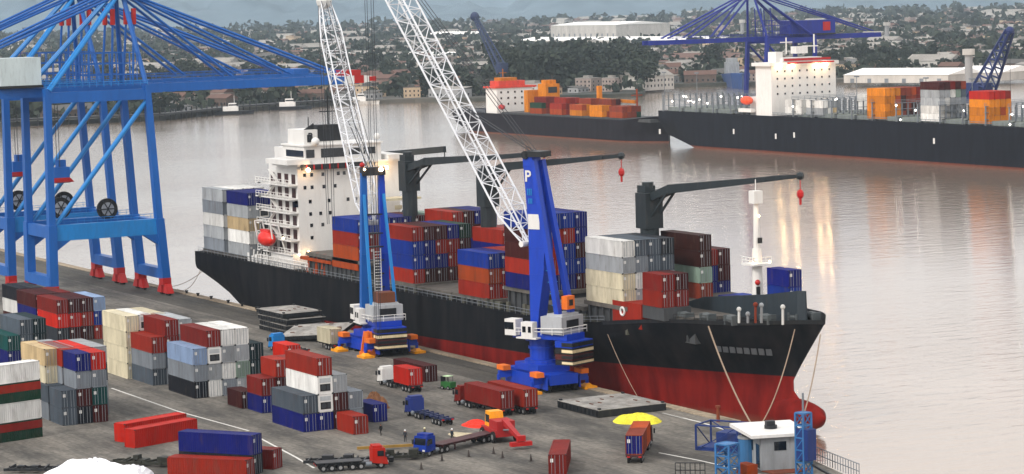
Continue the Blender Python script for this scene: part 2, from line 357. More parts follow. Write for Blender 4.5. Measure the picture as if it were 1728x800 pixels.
# hills
HM, N, L_, b = node_mat('hill_scrub_haze_blue')
a = N.new('ShaderNodeTexNoise'); a.inputs['Scale'].default_value = .006; a.inputs['Detail'].default_value = 8
g = N.new('ShaderNodeNewGeometry'); L_.new(g.outputs['Position'], a.inputs['Vector']); rp = N.new('ShaderNodeValToRGB')
rp.color_ramp.elements[0].position = .35; rp.color_ramp.elements[0].color = (.06, .10, .13, 1); rp.color_ramp.elements[1].position = .7; rp.color_ramp.elements[1].color = (.10, .15, .19, 1)  # distance haze painted into the scrub colour as a blue shift
L_.new(a.outputs[0], rp.inputs[0]); L_.new(rp.outputs[0], b.inputs['Base Color']); b.inputs['Roughness'].default_value = 1
def hillrange(name, r0, r1, hf, n=120, rows=14):
    mb = MB(); az0 = math.atan2(*reversed(ray(-260, 0)[:2])); az1 = math.atan2(*reversed(ray(1990, 0)[:2]))
    for i in range(n+1):
        f_ = i/n; az = az0+(az1-az0)*f_; h = hf(-260+2250*f_)
        for j in range(rows+1):
            g_ = j/rows; r = r0+(r1-r0)*g_
            z = h*math.sin(math.pi*min(1, g_*1.0))**1.3*(1+.18*math.sin(i*.9+j*1.7)+.12*math.sin(i*2.3-j))-3
            mb.v.append((r*math.cos(az), r*math.sin(az), z))
    for i in range(n):
        for j in range(rows):
            k = i*(rows+1)+j; mb.f.append((k, k+rows+1, k+rows+2, k+1)); mb.mi.append(0)
    return struct(mb.build(name, HM, smooth=True))
def hf1(px): return 70+35*math.sin(px*.006+1)+18*math.sin(px*.021)+12*math.sin(px*.05)+(190*math.exp(-((px-1800)/190)**2))+60*math.exp(-((px-520)/160)**2)
def hf2(px): return 330+70*math.sin(px*.0045+2.)+45*math.sin(px*.013)+25*math.sin(px*.031)+120*math.exp(-((px-1750)/220)**2)
hillrange('hills', 7000, 9500, hf1); hillrange('mountains', 10500, 14500, hf2)
# ------------------------------------------------------------ town and trees
HW = [mat('plaster_white', 'b2aea8', rough=.9, scale=.1), mat('plaster_sand', 'b09a80', rough=.9, scale=.1), mat('plaster_brown', '5a4c44', rough=.9, scale=.1), mat('plaster_grey', '8c8c8c', rough=.9, scale=.1), mat('plaster_pink', '8c7f78', rough=.9, scale=.1)]
RF = [mat('roof_pale', '86827c', rough=.8, scale=.1), mat('roof_rust', '5c4238', rough=.8, scale=.1), mat('roof_dark', '4a4845', rough=.8, scale=.1)]
def house_mesh(w, d, h, kind):
    wl = MB().box(-w/2, w/2, -d/2, d/2, -1, h); rf = MB()
    if kind == 'flat':
        rf.box(-w/2-.2, w/2+.2, -d/2-.2, d/2+.2, h, h+.35); rf.box(-w/5, w/6, -d/6, d/4, h+.35, h+2)
    elif kind == 'gable':
        rf.prismd([(-w/2-.4, -d/2-.5, h), (-w/2-.4, d/2+.5, h), (-w/2-.4, 0, h+d*.22)], (w+.8, 0, 0))
    else:
        rf.face([(-w/2-.3, -d/2-.3, h+.01), (w/2+.3, -d/2-.3, h+.01), (w/2+.3, d/2+.3, h+1.4), (-w/2-.3, d/2+.3, h+1.4)])
        rf.hexa([(-w/2-.3, -d/2-.3, h-.1), (w/2+.3, -d/2-.3, h-.1), (w/2+.3, d/2+.3, h+1.2), (-w/2-.3, d/2+.3, h+1.2), (-w/2-.3, -d/2-.3, h+.1), (w/2+.3, -d/2-.3, h+.1), (w/2+.3, d/2+.3, h+1.5), (-w/2-.3, d/2+.3, h+1.5)])
    wn = MB(); nx = max(2, int(w/3.5)); nf = max(1, int(h/3))
    for fl in range(nf):
        for i in range(nx):
            x = -w/2+(i+.5)*w/nx
            for y in (-d/2-.04, d/2-.02): wn.box(x-.6, x+.6, y, y+.06, fl*3+.9, fl*3+2.3)
        for s in (-w/2-.04, w/2-.02): wn.box(s, s+.06, -d/4-.6, -d/4+.6, fl*3+.9, fl*3+2.3); wn.box(s, s+.06, d/4-.6, d/4+.6, fl*3+.9, fl*3+2.3)
    return wl, rf, wn
PROTO = []
KW = ['white', 'sand coloured', 'brown', 'grey', 'pinkish']; KR = ['pale', 'rusty', 'dark']
for (w, d, h, kind, a, r_) in [(18, 11, 4.5, 'gable', 0, 0), (26, 14, 6, 'flat', 0, 0), (14, 10, 4, 'gable', 1, 1), (40, 18, 7, 'gable', 0, 0), (16, 12, 7, 'flat', 1, 2), (22, 12, 5, 'gable', 2, 1),
                               (60, 22, 8, 'gable', 0, 0), (12, 9, 3.6, 'shed', 3, 2), (30, 14, 5, 'shed', 3, 0), (15, 12, 10, 'flat', 4, 0), (18, 12, 6, 'gable', 4, 1), (34, 15, 5, 'gable', 2, 2)]:
    wl, rf, wn = house_mesh(w, d, h, kind)
    PROTO.append((wl.mesh('wall', HW[a]), rf.mesh('roof', RF[r_]), wn.mesh('windows', GLASS), kind, a, r_, w, wl, rf))
azl = math.atan2(*reversed(ray(-40, 0)[:2])); azr = math.atan2(*reversed(ray(1770, 0)[:2]))
def inwood(x, y):
    p = Vector((x, y, -HC)); w = p.dot(fw); px = 864+F*p.dot(rt)/w; py = CY-F*p.dot(up)/w
    return (835 < px < 1085 and 112 < py < 152) or (690 < px < 780 and 120 < py < 140) or (1480 < px < 1560 and 96 < py < 112)
def fieldpt(rmin, rmax):
    while True:
        inv = rnd.uniform(1/rmax, 1/rmin); r = 1/inv; t = rnd.uniform(azr, azl)
        x, y = r*math.cos(t), r*math.sin(t)
        if onland(x, y): return x, y, r
cnt = 0
placed = []
while cnt < 285:
    x, y, r = fieldpt(1470, 2350)
    if inwood(x, y): continue
    P = PROTO[rnd.choices(range(12), [3, .6, 5, .5, 3, 7, 0, 7, 3, 1, 4, 3])[0]]
    if any((x-a)**2+(y-b_)**2 < (P[6]*.55+c)**2 for a, b_, c in placed): continue
    placed.append((x, y, P[6]*.55)); cnt += 1
    side = 'left' if rnd is None else None
    o = thing('town_building', '%s %s building with %s %s roof in the hazy town across the river' % ('small' if P[6] < 17 else ('long' if P[6] > 33 else 'low'), KW[P[4]], KR[P[5]], P[3]), 'building', (x, y, -.8), rnd.choice((R(20), R(24), R(110), R(62)))+rnd.uniform(-.1, .1), 'buildings of the town across the river')
    s = rnd.uniform(.7, 1.1); o.scale = (s, s, rnd.uniform(.85, 1.3))
    for i, nm in ((0, 'wall'), (1, 'roof'), (2, 'windows')):
        if i == 2 and r > 2200: continue
        c = bpy.data.objects.new(nm, P[i]); COL.objects.link(c); c.parent = o
# the rest of the town as one mass
mb = MB(); mats_t = HW+RF
for i in range(4600):
    x, y, r = fieldpt(2350, 7500)
    if inwood(x, y): continue
    P = PROTO[rnd.choices(range(12), [3, 1.2, 5, 1.5, 4, 7, .8, 6, 3, 1.5, 5, 4])[0]]; a = rnd.choice((R(20), R(110)))+rnd.uniform(-.15, .15); s = rnd.uniform(.5, .85)*(1+max(0, r-3000)/5000)
    ca, sa = math.cos(a)*s, math.sin(a)*s; sh = MB()
    for src, mm in ((P[7], P[4]), (P[8], 5+P[5])):
        k = len(mb.v); zh = rnd.uniform(.8, 1.3)*s
        mb.v += [(x+v[0]*ca-v[1]*sa, y+v[0]*sa+v[1]*ca, v[2]*zh-.8) for v in src.v]
        mb.f += [tuple(k+q for q in f_) for f_ in src.f]; mb.mi += [mm]*len(src.f)
tag(mb.build('distant_town', mats_t), 'mass of tiny pale houses fading into haze behind the riverside town', 'town', kind='stuff')
# trees
LEAF = mat('foliage_dark', (.022, .03, .022), rough=.9, var=.5, scale=.3, dirt=0, spec=.1, stretch=(1, 1, 1)); LEAF2 = mat('foliage_mid', (.034, .042, .03), rough=.9, var=.4, scale=.3, dirt=0, spec=.1)
BARK = mat('bark', (.09, .07, .05), rough=.95)
def crown_mb(w, h, z0, n, leaf, seed):
    r_ = random.Random(seed); mb = MB(); lobes = [(r_.uniform(-w*.3, w*.3), r_.uniform(-w*.3, w*.3), z0+r_.uniform(.3, .8)*h, r_.uniform(.22, .36)*w) for _ in range(7)]
    for i in range(n):
        c = r_.choice(lobes); u = Vector((r_.gauss(0, 1), r_.gauss(0, 1), r_.gauss(0, 1))).normalized()*c[3]*r_.uniform(.6, 1.05)
        p = Vector(c[:3])+Vector((u.x, u.y, u.z*.8)); a = Vector((r_.gauss(0, 1), r_.gauss(0, 1), r_.gauss(0, .6))).normalized()*leaf; b_ = a.cross(Vector((r_.gauss(0, 1), r_.gauss(0, 1), r_.gauss(0, 1)))).normalized()*leaf
        mb.face([p-a-b_*.6, p+a-b_*.5, p+a*.6+b_, p-a*.8+b_*.7], 0 if r_.random() < .6 else 1)
    return mb
TREES = []
for s in range(4):
    w, h = [(10, 9), (13, 10), (8, 11), (16, 9)][s]
    cm = crown_mb(w, h, 2.5, 420, .8, s).mesh('crown', [LEAF, LEAF2])
    tm = MB().tube((0, 0, -1), (0, 0, 4.5), .45, 6, r2=.25).tube((0, 0, 3.5), (1.5, .8, 7), .2, 5, r2=.1).tube((0, 0, 3.5), (-1.4, -.6, 7), .2, 5, r2=.1).mesh('trunk', BARK)
    TREES.append((cm, tm))
def tree(x, y, s, lab, grp):
    P = rnd.choice(TREES); o = thing('tree', lab, 'tree', (x, y, -.8), rnd.uniform(0, 6.28), grp); o.scale = (s, s, s*rnd.uniform(.85, 1.2))
    for nm, me in (('crown', P[0]), ('trunk', P[1])):
        c = bpy.data.objects.new(nm, me); COL.objects.link(c); c.parent = o
n = 0
while n < 150:
    px = rnd.uniform(835, 1085); py = rnd.uniform(112, 158) ** 1.0
    if py > 150-abs(px-960)*.06+10*math.sin(px*.03): continue
    p = gp(px, py); 
    if not onland(p.x, p.y): continue
    tree(p.x, p.y, rnd.uniform(1.1, 2.), 'dark leafy tree in the dense wood above the orange-funnelled ship', 'trees of the dark wood on the far bank'); n += 1
n = 0
while n < 130:
    x, y, r = fieldpt(1450, 2400)
    if any((x-a)**2+(y-b_)**2 < (c+2)**2 for a, b_, c in placed): continue
    tree(x, y, rnd.uniform(.8, 1.5), 'dark green tree growing between the low houses of the far town', 'scattered trees of the town across the river'); n += 1
mb = MB(); rr_ = random.Random(5); blobs = []
for i in range(2600):
    x, y, r = fieldpt(1600, 7000)
    if any((x-a)**2+(y-b_)**2 < (c+1)**2 for a, b_, c in placed): continue
    w = rr_.uniform(8, 20)*(1+max(0, r-2500)/3000)
    for q in range(26):
        u = Vector((rr_.gauss(0, 1), rr_.gauss(0, 1), abs(rr_.gauss(0, 1)))).normalized()*w*.6*rr_.uniform(.5, 1); p = Vector((x, y, -.8))+Vector((u.x*1.5, u.y*1.5, u.z*1.1))
        lf = w*.16; a = Vector((rr_.gauss(0, 1), rr_.gauss(0, 1), rr_.gauss(0, .7))).normalized()*lf; b_ = a.cross(Vector((rr_.gauss(0, 1), rr_.gauss(0, 1), rr_.gauss(0, 1)))).normalized()*lf
        mb.face([p-a-b_*.6, p+a-b_*.5, p+a*.6+b_, p-a*.8+b_*.7], q % 2)
tag(mb.build('distant_trees', [LEAF, LEAF2]), 'dark tree cover filling the gaps of the distant town', 'trees', kind='stuff')
# landmark warehouses
def warehouse(pxl, pxr, pyb, h, lab, wall='white', roofm=None, name='warehouse', d=40, rise=4):
    a = gp(pxl, pyb, -.8); b_ = gp(pxr, pyb, -.8); dd = (b_-a); Lh = dd.length; o = thing(name, lab, 'warehouse', a.lerp(b_, .5), math.atan2(dd.y, dd.x))
    MB().box(-Lh/2, Lh/2, 0, d, 0, h).build('wall', HW[0] if wall == 'white' else HW[3], o)
    MB().prismd([(-Lh/2-.5, -.6, h), (-Lh/2-.5, d+.6, h), (-Lh/2-.5, d/2, h+rise)], (Lh+1, 0, 0)).build('roof', roofm or RF[0], o)
    g_ = MB(); n_ = max(2, int(Lh/14))
    for i in range(n_): x = -Lh/2+(i+.5)*Lh/n_; g_.box(x-1.6, x+1.6, -.08, .02, 0, h*.55)
    g_.build('loading_doors', GSTEEL, o)
WW = mat('sheet_white', 'e8e6e2', rough=.7, var=.05, dirt=.05, scale=.05)
warehouse(930, 1040, 74, 26, 'huge white windowless warehouse block standing out above the far town', roofm=WW, d=90)
warehouse(870, 1190, 80, 9, 'long low white shed in front of the huge white warehouse', roofm=WW, d=60)
warehouse(655, 770, 142, 4, 'long pale riverside shed seen behind the white lattice boom', d=25)
warehouse(560, 760, 100, 4, 'long thin pale roof crossing the town left of the lattice boom', roofm=WW, d=25)
warehouse(1424, 1600, 140, 5.5, 'long white quay shed behind the tall far ship bridge', roofm=WW, d=50)
warehouse(1602, 1690, 136, 5.5, 'shorter white quay shed behind the right end of the far ship', roofm=WW, d=50)
warehouse(1120, 1250, 108, 6, 'low tan roofed shed beside the dark blue far crane leg', roofm=RF[1], wall='grey', d=30)
warehouse(720, 800, 68, 10, 'pale industrial hall to the left of the small slewing crane', roofm=WW, d=40)
warehouse(1650, 1712, 34, 16, 'white hall on the rise below the right-hand hill', d=40)
for (px, py, h, lab) in [(1635, 140, 19, 'grey concrete water tower behind the red stacked containers'), (1497, 75, 22, 'pale concrete silo tower right of the far blue crane'), (1253, 68, 24, 'slim white tower left of the far blue crane mast')]:
    p = gp(px, py, -.8); o = thing('tower', lab, 'tower', p)
    MB().tube((0, 0, 0), (0, 0, h), 2.6, 10).build('shaft', HW[3], o); MB().tube((0, 0, h), (0, 0, h+4), 4.2, 12).build('tank', HW[0], o)
# far quay dressing on the left bank: dark wharf with small white boats
o = thing('wharf', 'dark timber wharf running along the far left bank', 'wharf', (0, 0, 0))
mbw = MB(); 
for (p0, p1) in (((12, 214), (270, 204)), ((270, 204), (400, 190)), ((400, 190), (560, 179))):
    a = gp(*p0, -3.5); b_ = gp(*p1, -3.5); mbw.beam(a+Vector((0, 0, 4.0)), b_+Vector((0, 0, 4.0)), 8, 1.2)
    for i in range(16): q = a.lerp(b_, i/15); MB().tube((q.x, q.y, -5), (q.x, q.y, 3.5), .5, 5).build('pile', STEEL, o)
mbw.build('deck', STEEL, o)
def boat(px, py, L, lab, c='white', house=True):
    p = gp(px, py, -3.5); o = thing('small_boat', lab, 'boat', p, R(62))
    h = MB(); w = L*.14
    pts = [(-L/2, -w), (L*.2, -w), (L/2, 0), (L*.2, w), (-L/2, w)]
    h.v += [(x, y*.6, -.5) for x, y in pts]+[(x*1.05, y, 2.2) for x, y in pts]
    for i in range(5): j = (i+1) % 5; h.f.append((i, j, 5+j, 5+i)); h.mi.append(0)
    h.f.append((5, 6, 7, 8, 9)); h.mi.append(0); h.build('hull', paint(c), o)
    MB().box(-L*.3, L*.1, -w*.6, w*.6, 2.2, 5).box(-L*.15, L*.05, -w*.5, w*.5, 5, 7.2).build('cabin', WHITE, o)
    MB().box(-L*.14, L*.051, -w*.52, w*.52, 5.6, 6.5).build('windows', GLASS, o); MB().tube((0, 0, 7), (0, 0, 12), .15, 5).build('mast', WHITE, o)
boat(396, 193, 24, 'dark hulled boat with white cabin moored below the blue crane boom', 'dkgrey'); boat(492, 185, 26, 'white-cabined dark boat moored nearer the lattice boom', 'dkgrey')
boat(612, 176, 22, 'small white boat below the red crane boom tip'); boat(1124, 144, 34, 'small white boat moored under the wood above the far ship stern')
# far blue ship behind the pier
p = gp(1242, 146, -3.5); o = thing('blue_cargo_ship', 'faded blue hulled ship laid up behind the dark blue crane leg', 'ship', p, R(-28))
h = MB(); pr = [(-48, 7), (38, 7), (52, 0), (38, -7), (-48, -7)]
h.v += [(x*.95, y*.8, -1) for x, y in pr]+[(x, y, 8+(3 if x > 37 else 0)) for x, y in pr]
for i in range(5): j = (i+1) % 5; h.f.append((i, j, 5+j, 5+i)); h.mi.append(0)
h.f.append((5, 6, 7, 8, 9)); h.mi.append(0); h.build('hull', mat('faded_blue', '1d3f74'), o)
MB().box(-40, -26, -5, 5, 8, 17).box(-38, -28, -4, 4, 17, 20).build('deckhouse', paint('lgrey'), o)
# ============================================================ MAIN SHIP
def smooth(a, b, x): t = max(0, min(1, (x-a)/(b-a))); return t*t*(3-2*t)
m, N, L_, b = node_mat('hull_paint')
g = N.new('ShaderNodeNewGeometry'); sx = N.new('ShaderNodeSeparateXYZ'); L_.new(g.outputs['Position'], sx.inputs[0])
nz = N.new('ShaderNodeTexNoise'); nz.inputs['Scale'].default_value = .35; nz.inputs['Detail'].default_value = 7; mp = N.new('ShaderNodeMapping'); mp.inputs['Scale'].default_value = (1, 1, .22)
L_.new(g.outputs['Position'], mp.inputs[0]); L_.new(mp.outputs[0], nz.inputs['Vector'])
st = N.new('ShaderNodeMath'); st.operation = 'GREATER_THAN'; st.inputs[1].default_value = 14.1; tr_ = N.new('ShaderNodeMath'); tr_.operation = 'MULTIPLY_ADD'; tr_.inputs[1].default_value = -.028; L_.new(sx.outputs[0], tr_.inputs[0]); L_.new(sx.outputs[2], tr_.inputs[2]); L_.new(tr_.outputs[0], st.inputs[0])
c1 = N.new('ShaderNodeValToRGB'); c1.color_ramp.elements[0].position = .35; c1.color_ramp.elements[1].position = .7
c1.color_ramp.elements[0].color = (.09, .004, .003, 1); c1.color_ramp.elements[1].color = (.2, .011, .007, 1); L_.new(nz.outputs[0], c1.inputs[0])
c2 = N.new('ShaderNodeValToRGB'); c2.color_ramp.elements[0].position = .35; c2.color_ramp.elements[1].position = .75
c2.color_ramp.elements[0].color = (.003, .004, .006, 1); c2.color_ramp.elements[1].color = (.016, .015, .016, 1); L_.new(nz.outputs[0], c2.inputs[0])
s2 = N.new('ShaderNodeMapRange'); s2.inputs[1].default_value = -3.4; s2.inputs[2].default_value = -1.9; s2.inputs[3].default_value = .75; s2.inputs[4].default_value = 0; L_.new(sx.outputs[2], s2.inputs[0])
m1 = N.new('ShaderNodeMixRGB'); m1.inputs[2].default_value = (.12, .05, .03, 1); L_.new(s2.outputs[0], m1.inputs[0]); L_.new(c1.outputs[0], m1.inputs[1])
m2 = N.new('ShaderNodeMixRGB'); L_.new(st.outputs[0], m2.inputs[0]); L_.new(m1.outputs[0], m2.inputs[1]); L_.new(c2.outputs[0], m2.inputs[2]); L_.new(m2.outputs[0], b.inputs['Base Color'])
b.inputs['Roughness'].default_value = .7; b.inputs['Specular IOR Level'].default_value = .06
HULL = m
DECKM = mat('deck_green_grey', '3b3a36', rough=.8, var=.35, dirt=.5); HATCH = mat('hatch_steel', '3a3c3e', rough=.7, var=.3)
XB, XS, CYS, BM = -331., -562., 230., 13.5
def deckz(x): return 9.4+3.4*smooth(-395, -350, x)+1.1*smooth(-350, -331, x)
def stem(z): return -340.2 + 9.2*max(0, min(1, (z-4)/10.2))**1.05 + 1.1*max(0, 2.4-max(z, 0))**1.3
def keel(x): return -6 if x > -528 else -6+11.5*((-528-x)/34.)**.75
def hb(x, z):
    s_ = stem(z); st_ = -412+34*smooth(-4, 12, z)
    b_ = BM
    if x > st_:
        t = (x-st_)/(s_-st_); b_ = BM*max(0, 1-t**(1.35+.75*smooth(2, 14, z))) if t < 1 else 0
    if x < -515:
        t = (-515-x)/47.; lowf = 1-smooth(-6, 7, z); b_ *= 1-(.04+.7*lowf)*t**1.8
    return b_
ship = thing('container_ship', 'black and red hulled container ship moored along the near quay, white house aft', 'ship')
mb = MB(); xs = [-562, -560.5, -557, -552, -546, -538, -528, -515, -490, -460, -430, -405, -395, -385, -376, -368, -361, -355, -350, -346, -343, -340.5, -338, -336, -334, -332.5, -331.2]
NZ = 12; rows = []
for x in xs:
    zb, zt = keel(x), deckz(x); sec = []
    for i in range(NZ+1):
        z = zb+(zt-zb)*i/NZ; xx = x if x < -412 else -412+(x+412)*(stem(z)+412)/(-331.2+412); sec.append((hb(xx, z) if x < -331.3 else .12, z, xx))
    rows.append([(xx, CYS-h_, z) for h_, z, xx in sec]+[(xx, CYS+h_, z) for h_, z, xx in reversed(sec)])
k0 = 0
for r_ in rows: mb.v += r_
W_ = len(rows[0])
for i in range(len(xs)-1):
    for j in range(W_-1):
        a = i*W_+j; mb.f.append((a, a+W_, a+W_+1, a+1)); mb.mi.append(0)
mb.f.append(tuple(range(W_))); mb.mi.append(0); k_ = (len(xs)-1)*W_; mb.f += [(k_+j, k_+j+1, k_+W_-2-j, k_+W_-1-j) for j in range(NZ)]; mb.mi += [0]*NZ
hull = mb; 
for i in range(17):   # bulb
    pass
nb = 14; k = len(mb.v); ns = 12
for i in range(ns+1):
    t = i/ns; x = -352+20.6*t; rr = 2.5*math.sqrt(max(0, 1-max(0, (t-.55)/.45)**2)); zc = -1.9+.9*t
    for j in range(nb): a = 2*math.pi*j/nb; mb.v.append((x, CYS+rr*.85*math.cos(a), zc+rr*1.05*math.sin(a)))
for i in range(ns):
    for j in range(nb): jj = (j+1) % nb; mb.f.append((k+i*nb+j, k+(i+1)*nb+j, k+(i+1)*nb+jj, k+i*nb+jj)); mb.mi.append(0)
ho = mb.build('hull', HULL, ship, smooth=True)
md = ho.modifiers.new('e', 'EDGE_SPLIT'); md.split_angle = R(35)
# deck sheet
mb = MB(); P1 = [(x, CYS-hb(x, deckz(x))+.05, deckz(x)-.25) for x in xs]; P2 = [(x, CYS+hb(x, deckz(x))-.05, deckz(x)-.25) for x in xs]
for i in range(len(xs)-1): mb.face([P1[i], P1[i+1], P2[i+1], P2[i]])
mb.build('deck', DECKM, ship)
# bulwark at the bow and railing along the sides
mb = MB()
for sg in (-1, 1):
    for x0, x1 in zip(xs[14:], xs[15:]):
        a = (x0, CYS+sg*hb(x0, deckz(x0)), deckz(x0)-.3); c = (x1, CYS+sg*hb(x1, deckz(x1)), deckz(x1)-.3)
        hg = .35 if sg < 0 else 1.2
        mb.face([a, c, (c[0]+.1, c[1]+sg*.1, c[2]+.3+hg), (a[0]+.1, a[1]+sg*.1, a[2]+.3+hg)])
mb.build('bulwark', STEEL, ship)
mb = MB()
for sg in (-1, 1):
    mb.rail([(x, CYS+sg*(hb(x, deckz(x))-.3), deckz(x)) for x in xs[1:15]], r=.05)
mb.build('railing', GSTEEL, ship)
mb = MB().rail([(-358+i*4.4, CYS-hb(-358+i*4.4, deckz(-358+i*4.4))+.3, deckz(-358+i*4.4)) for i in range(6)], r=.04); mb.build('railing', STEEL, ship)
# rudder, coamings and hatch covers
MB().hexa([(-552, 229.6, -6), (-545, 229.6, -6), (-545, 230.4, -6), (-552, 230.4, -6), (-551, 229.6, 2), (-545, 229.6, 2), (-545, 230.4, 2), (-551, 230.4, 2)]).build('rudder', STEEL, ship)
for (x0, x1, z) in [(-558, -544, 10.3), (-543, -529, 10.3), (-500, -470, 13.6), (-463, -449, 11.1), (-447.8, -434, 10.8), (-433, -417, 10.9), (-412.5, -398.5, 13.8), (-396, -384.5, 12.6), (-383.6, -370, 13.8), (-368, -354, 13.2)]:
    y0, y1 = (217.6, 242.6) if x0 < -380 else (218.4, 241)
    if x0 > -370: y0, y1 = 220.2, 238
    c = MB().box(x0, x1, y0+.6, y1-.6, 9.0, z-.7); 
    for i in range(int((x1-x0)/2.2)): c.box(x0+1+i*2.2, x0+1.25+i*2.2, y0+.2, y0+.6, 9.3, z-.7)
    co = c.build('hatch_coaming', HATCH, ship)
    MB().box(x0-.3, x1+.3, y0, y1, z-.7, z-.02).build('hatch_cover', mat('hatch_cover_paint', '55504a', rough=.8, var=.35, dirt=.5), co)
# house
hx0, hx1, hy0, hy1 = -522., -506.9, 217.6, 243.2
house = MB().box(hx0, hx1, hy0+1.6, hy1-.4, 9.2, 31.0).box(hx0+4, hx1, hy0, hy0+1.61, 9.2, 12.4).build('superstructure', WHITE, ship)
mb = MB()
for i in range(6): z = 12.3+2.9*i; mb.box(hx0-1.5, hx1-.02, hy0-.5, hy0+1.58, z, z+.22); mb.box(hx0-3, hx0-.02, hy0-.5, hy1, z, z+.22)
for i in range(6):
    z = 12.5+2.9*i; mb.rail([(hx0-2.9, hy0-.4, z), (hx1-.1, hy0-.4, z)], r=.07, step=1.6)
    a = hx0+1+(i % 2)*7; mb.beam((a, hy0+.4, z), (a+5*(1 if i % 2 == 0 else -1), hy0+.4, z+2.9), .7, .15)
mb.build('side_galleries', WHITE, house)
mb = MB()
for i in range(6):
    z = 12.55+2.9*i
    for q in range(4): MB().box(hx0+1+q*3.7, hx0+2.9+q*3.7, hy0+1.52, hy0+1.585, z+.1, z+2.1).build('doorway', mat('doorway_maroon', '341414'), house)
# front wall portholes
def port(y, z, s=.32): MB().box(hx1-.02, hx1+.05, y-s, y+s, z-s*1.15, z+s*1.15).build('window', GLASS, house)
for z, px in ((29.0, (515, 527, 546, 572, 582, 592, 648)), (26.4, (515, 527, 547, 566, 648)), (23.4, (499, 523, 555, 587, 600)), (20.8, (523, 540, 556)), (18.4, (524, 543)), (15.8, (524,))):
    for x in px: port(oX(x, 330, hx1).y, z)
port(oX(499, 352, hx1).y, 23.0, .55)
mb = MB().box(hx0+2, hx1+1.2, hy0+1.2, hy1-.2, 31.0, 31.35); mb.box(hx0+5, hx1+1.4, hy0-1.2, hy0+4, 31.35, 32.4, 0); mb.box(hx0+5, hx1+1.4, hy1-3.5, hy1+1.2, 31.35, 32.4)
mb.build('bridge_deck', WHITE, house)
mb = MB(); mb.box(hx1+1.2, hx1+1.3, 219.5, 233.8, 30.1, 31.25, 0)
for y in (220.7, 222.4, 224.2, 226.0, 227.9, 229.7): mb.box(hx1+1.28, hx1+1.36, y, y+.25, 30.1, 31.25, 1)
mb.build('underdeck_shade_band', [STEEL, REDP], house)  # dark strip standing for railing shadow under the bridge wing, with red bars
wh = MB().box(hx0+4, hx1+.4, 220.8, 238.5, 31.35, 35.0).build('wheelhouse', WHITE, house)
MB().box(hx1+.38, hx1+.46, 221.2, 223.1, 32.6, 34.3).box(hx1+.38, hx1+.46, 224.6, 229.9, 32.5, 34.4).box(hx1+.38, hx1+.46, 231, 233.6, 32.8, 34.2).box(hx1+.38, hx1+.46, 234.4, 237.2, 32.8, 34.2).box(hx0+6, hx1, 220.72, 220.8, 32.7, 34.1).build('bridge_windows', GLASS, wh)
MB().box(hx0+4, hx1+.8, 220.4, 238.8, 35.0, 35.3).build('wheelhouse_roof', WHITE, wh)
top = MB().box(hx0+6, hx1-.6, 221.3, 229.8, 35.3, 38.4).build('monkey_island', WHITE, house)
MB().box(hx1-.62, hx1-.5, 224.4, 229.7, 35.9, 38.5).box(hx1-.62, hx1-.5, 222.0, 223.2, 35.8, 37.4).build('dark_screens', STEEL, top)
mb = MB().box(hx1-4, hx1-.8, 224.5, 229.5, 38.4, 39.3)
mb.tube((hx1-2, 223, 38.4), (hx1-2, 223, 41), .12).prismd([(hx1-2, 221.8, 38.4), (hx1-2, 224.2, 38.4), (hx1-2, 224, 39.7)], (.4, 0, 0)).tube((hx1-3, 228, 38), (hx1-3, 228, 46), .2, 6).beam((hx1-3, 226, 42), (hx1-3, 230, 42), .25).beam((hx1-3, 226.8, 44), (hx1-3, 229.2, 44), .2)
mb.build('radar_mast', STEEL, house)
MB().ball((hx1+1.6, 222.9, 36.0), .9).ball((hx1-1, 238.3, 36.3), .7).build('satellite_dome', WHITE, house, smooth=True)
text('P', 2.0, GLASS, top, (hx1-.45, 221.9+.75, 37.0), (R(90), 0, R(90)))
for (px, py) in ((520, 287), (652, 283)):
    q = oX(px, py, hx1+1.9); MB().ball(q, .42).build('floodlight', LAMPO, house, smooth=True)
for (px, py) in ((478, 402), (505, 430), (521, 425)):
    q = oX(px, py, hx1+1.2); MB().ball(q, .2).build('deck_lamp', LAMPO, house, smooth=True)
MB().box(-530, -523, 224, 236, 9.2, 34).build('funnel', WHITE, ship)
mb = MB(); mb.box(hx1-.1, hx1+.1, 241.5, 243.2, 20.5, 21.4).box(-505.5, -501, 236.5, 245, 22.9, 23.4); mb.build('cream_platform', paint('cream'), ship)
# lifeboat in its davits
lb = MB(); lb.ball((-516.3, 215.7, 15.4), 3.6, 1.5, 1.65, nu=14, nv=10); o_ = lb.build('lifeboat', mat('lifeboat_red', 'd0261a', rough=.4), ship, smooth=True)
MB().box(-518.8, -514.4, 215.3, 216.3, 16.7, 17.3).build('canopy', mat('lifeboat_red', ''), o_)
mb = MB()
for x in (-520.6, -512.2): mb.path([(x, 218.2, 12.4), (x, 216.6, 18.8), (x, 214.9, 19.0), (x, 215.3, 15.6)], .18, 6)
mb.rail([(-524, 216.9, 10.0), (-498, 217.0, 10.0)], h=1.4, r=.09, step=1.2); mb.build('davit', WHITE, ship)
mb = MB()
for i in range(9): x = -531+i*2.1+rnd.uniform(-.4, .4); mb.tube((x, 217.6, 9.4), (x+rnd.uniform(-.6, .6), 217.7, 11.8+rnd.uniform(-.6, .8)), .2, 5); mb.box(x-.5, x+.6, 217.4, 218.3, 9.4, 10.3+rnd.random())
mb.build('mooring_gear', WHITE, ship)
mb = MB(); 
for i in range(3): mb.hexa([(-501+i*3.6, 217.8, 9.3), (-499+i*3.6, 217.8, 9.3), (-499+i*3.6, 219.4, 9.3), (-501+i*3.6, 219.4, 9.3), (-500.2+i*3.6, 218.3, 13.6), (-499.8+i*3.6, 218.3, 13.6), (-499.8+i*3.6, 218.9, 13.6), (-500.2+i*3.6, 218.9, 13.6)])
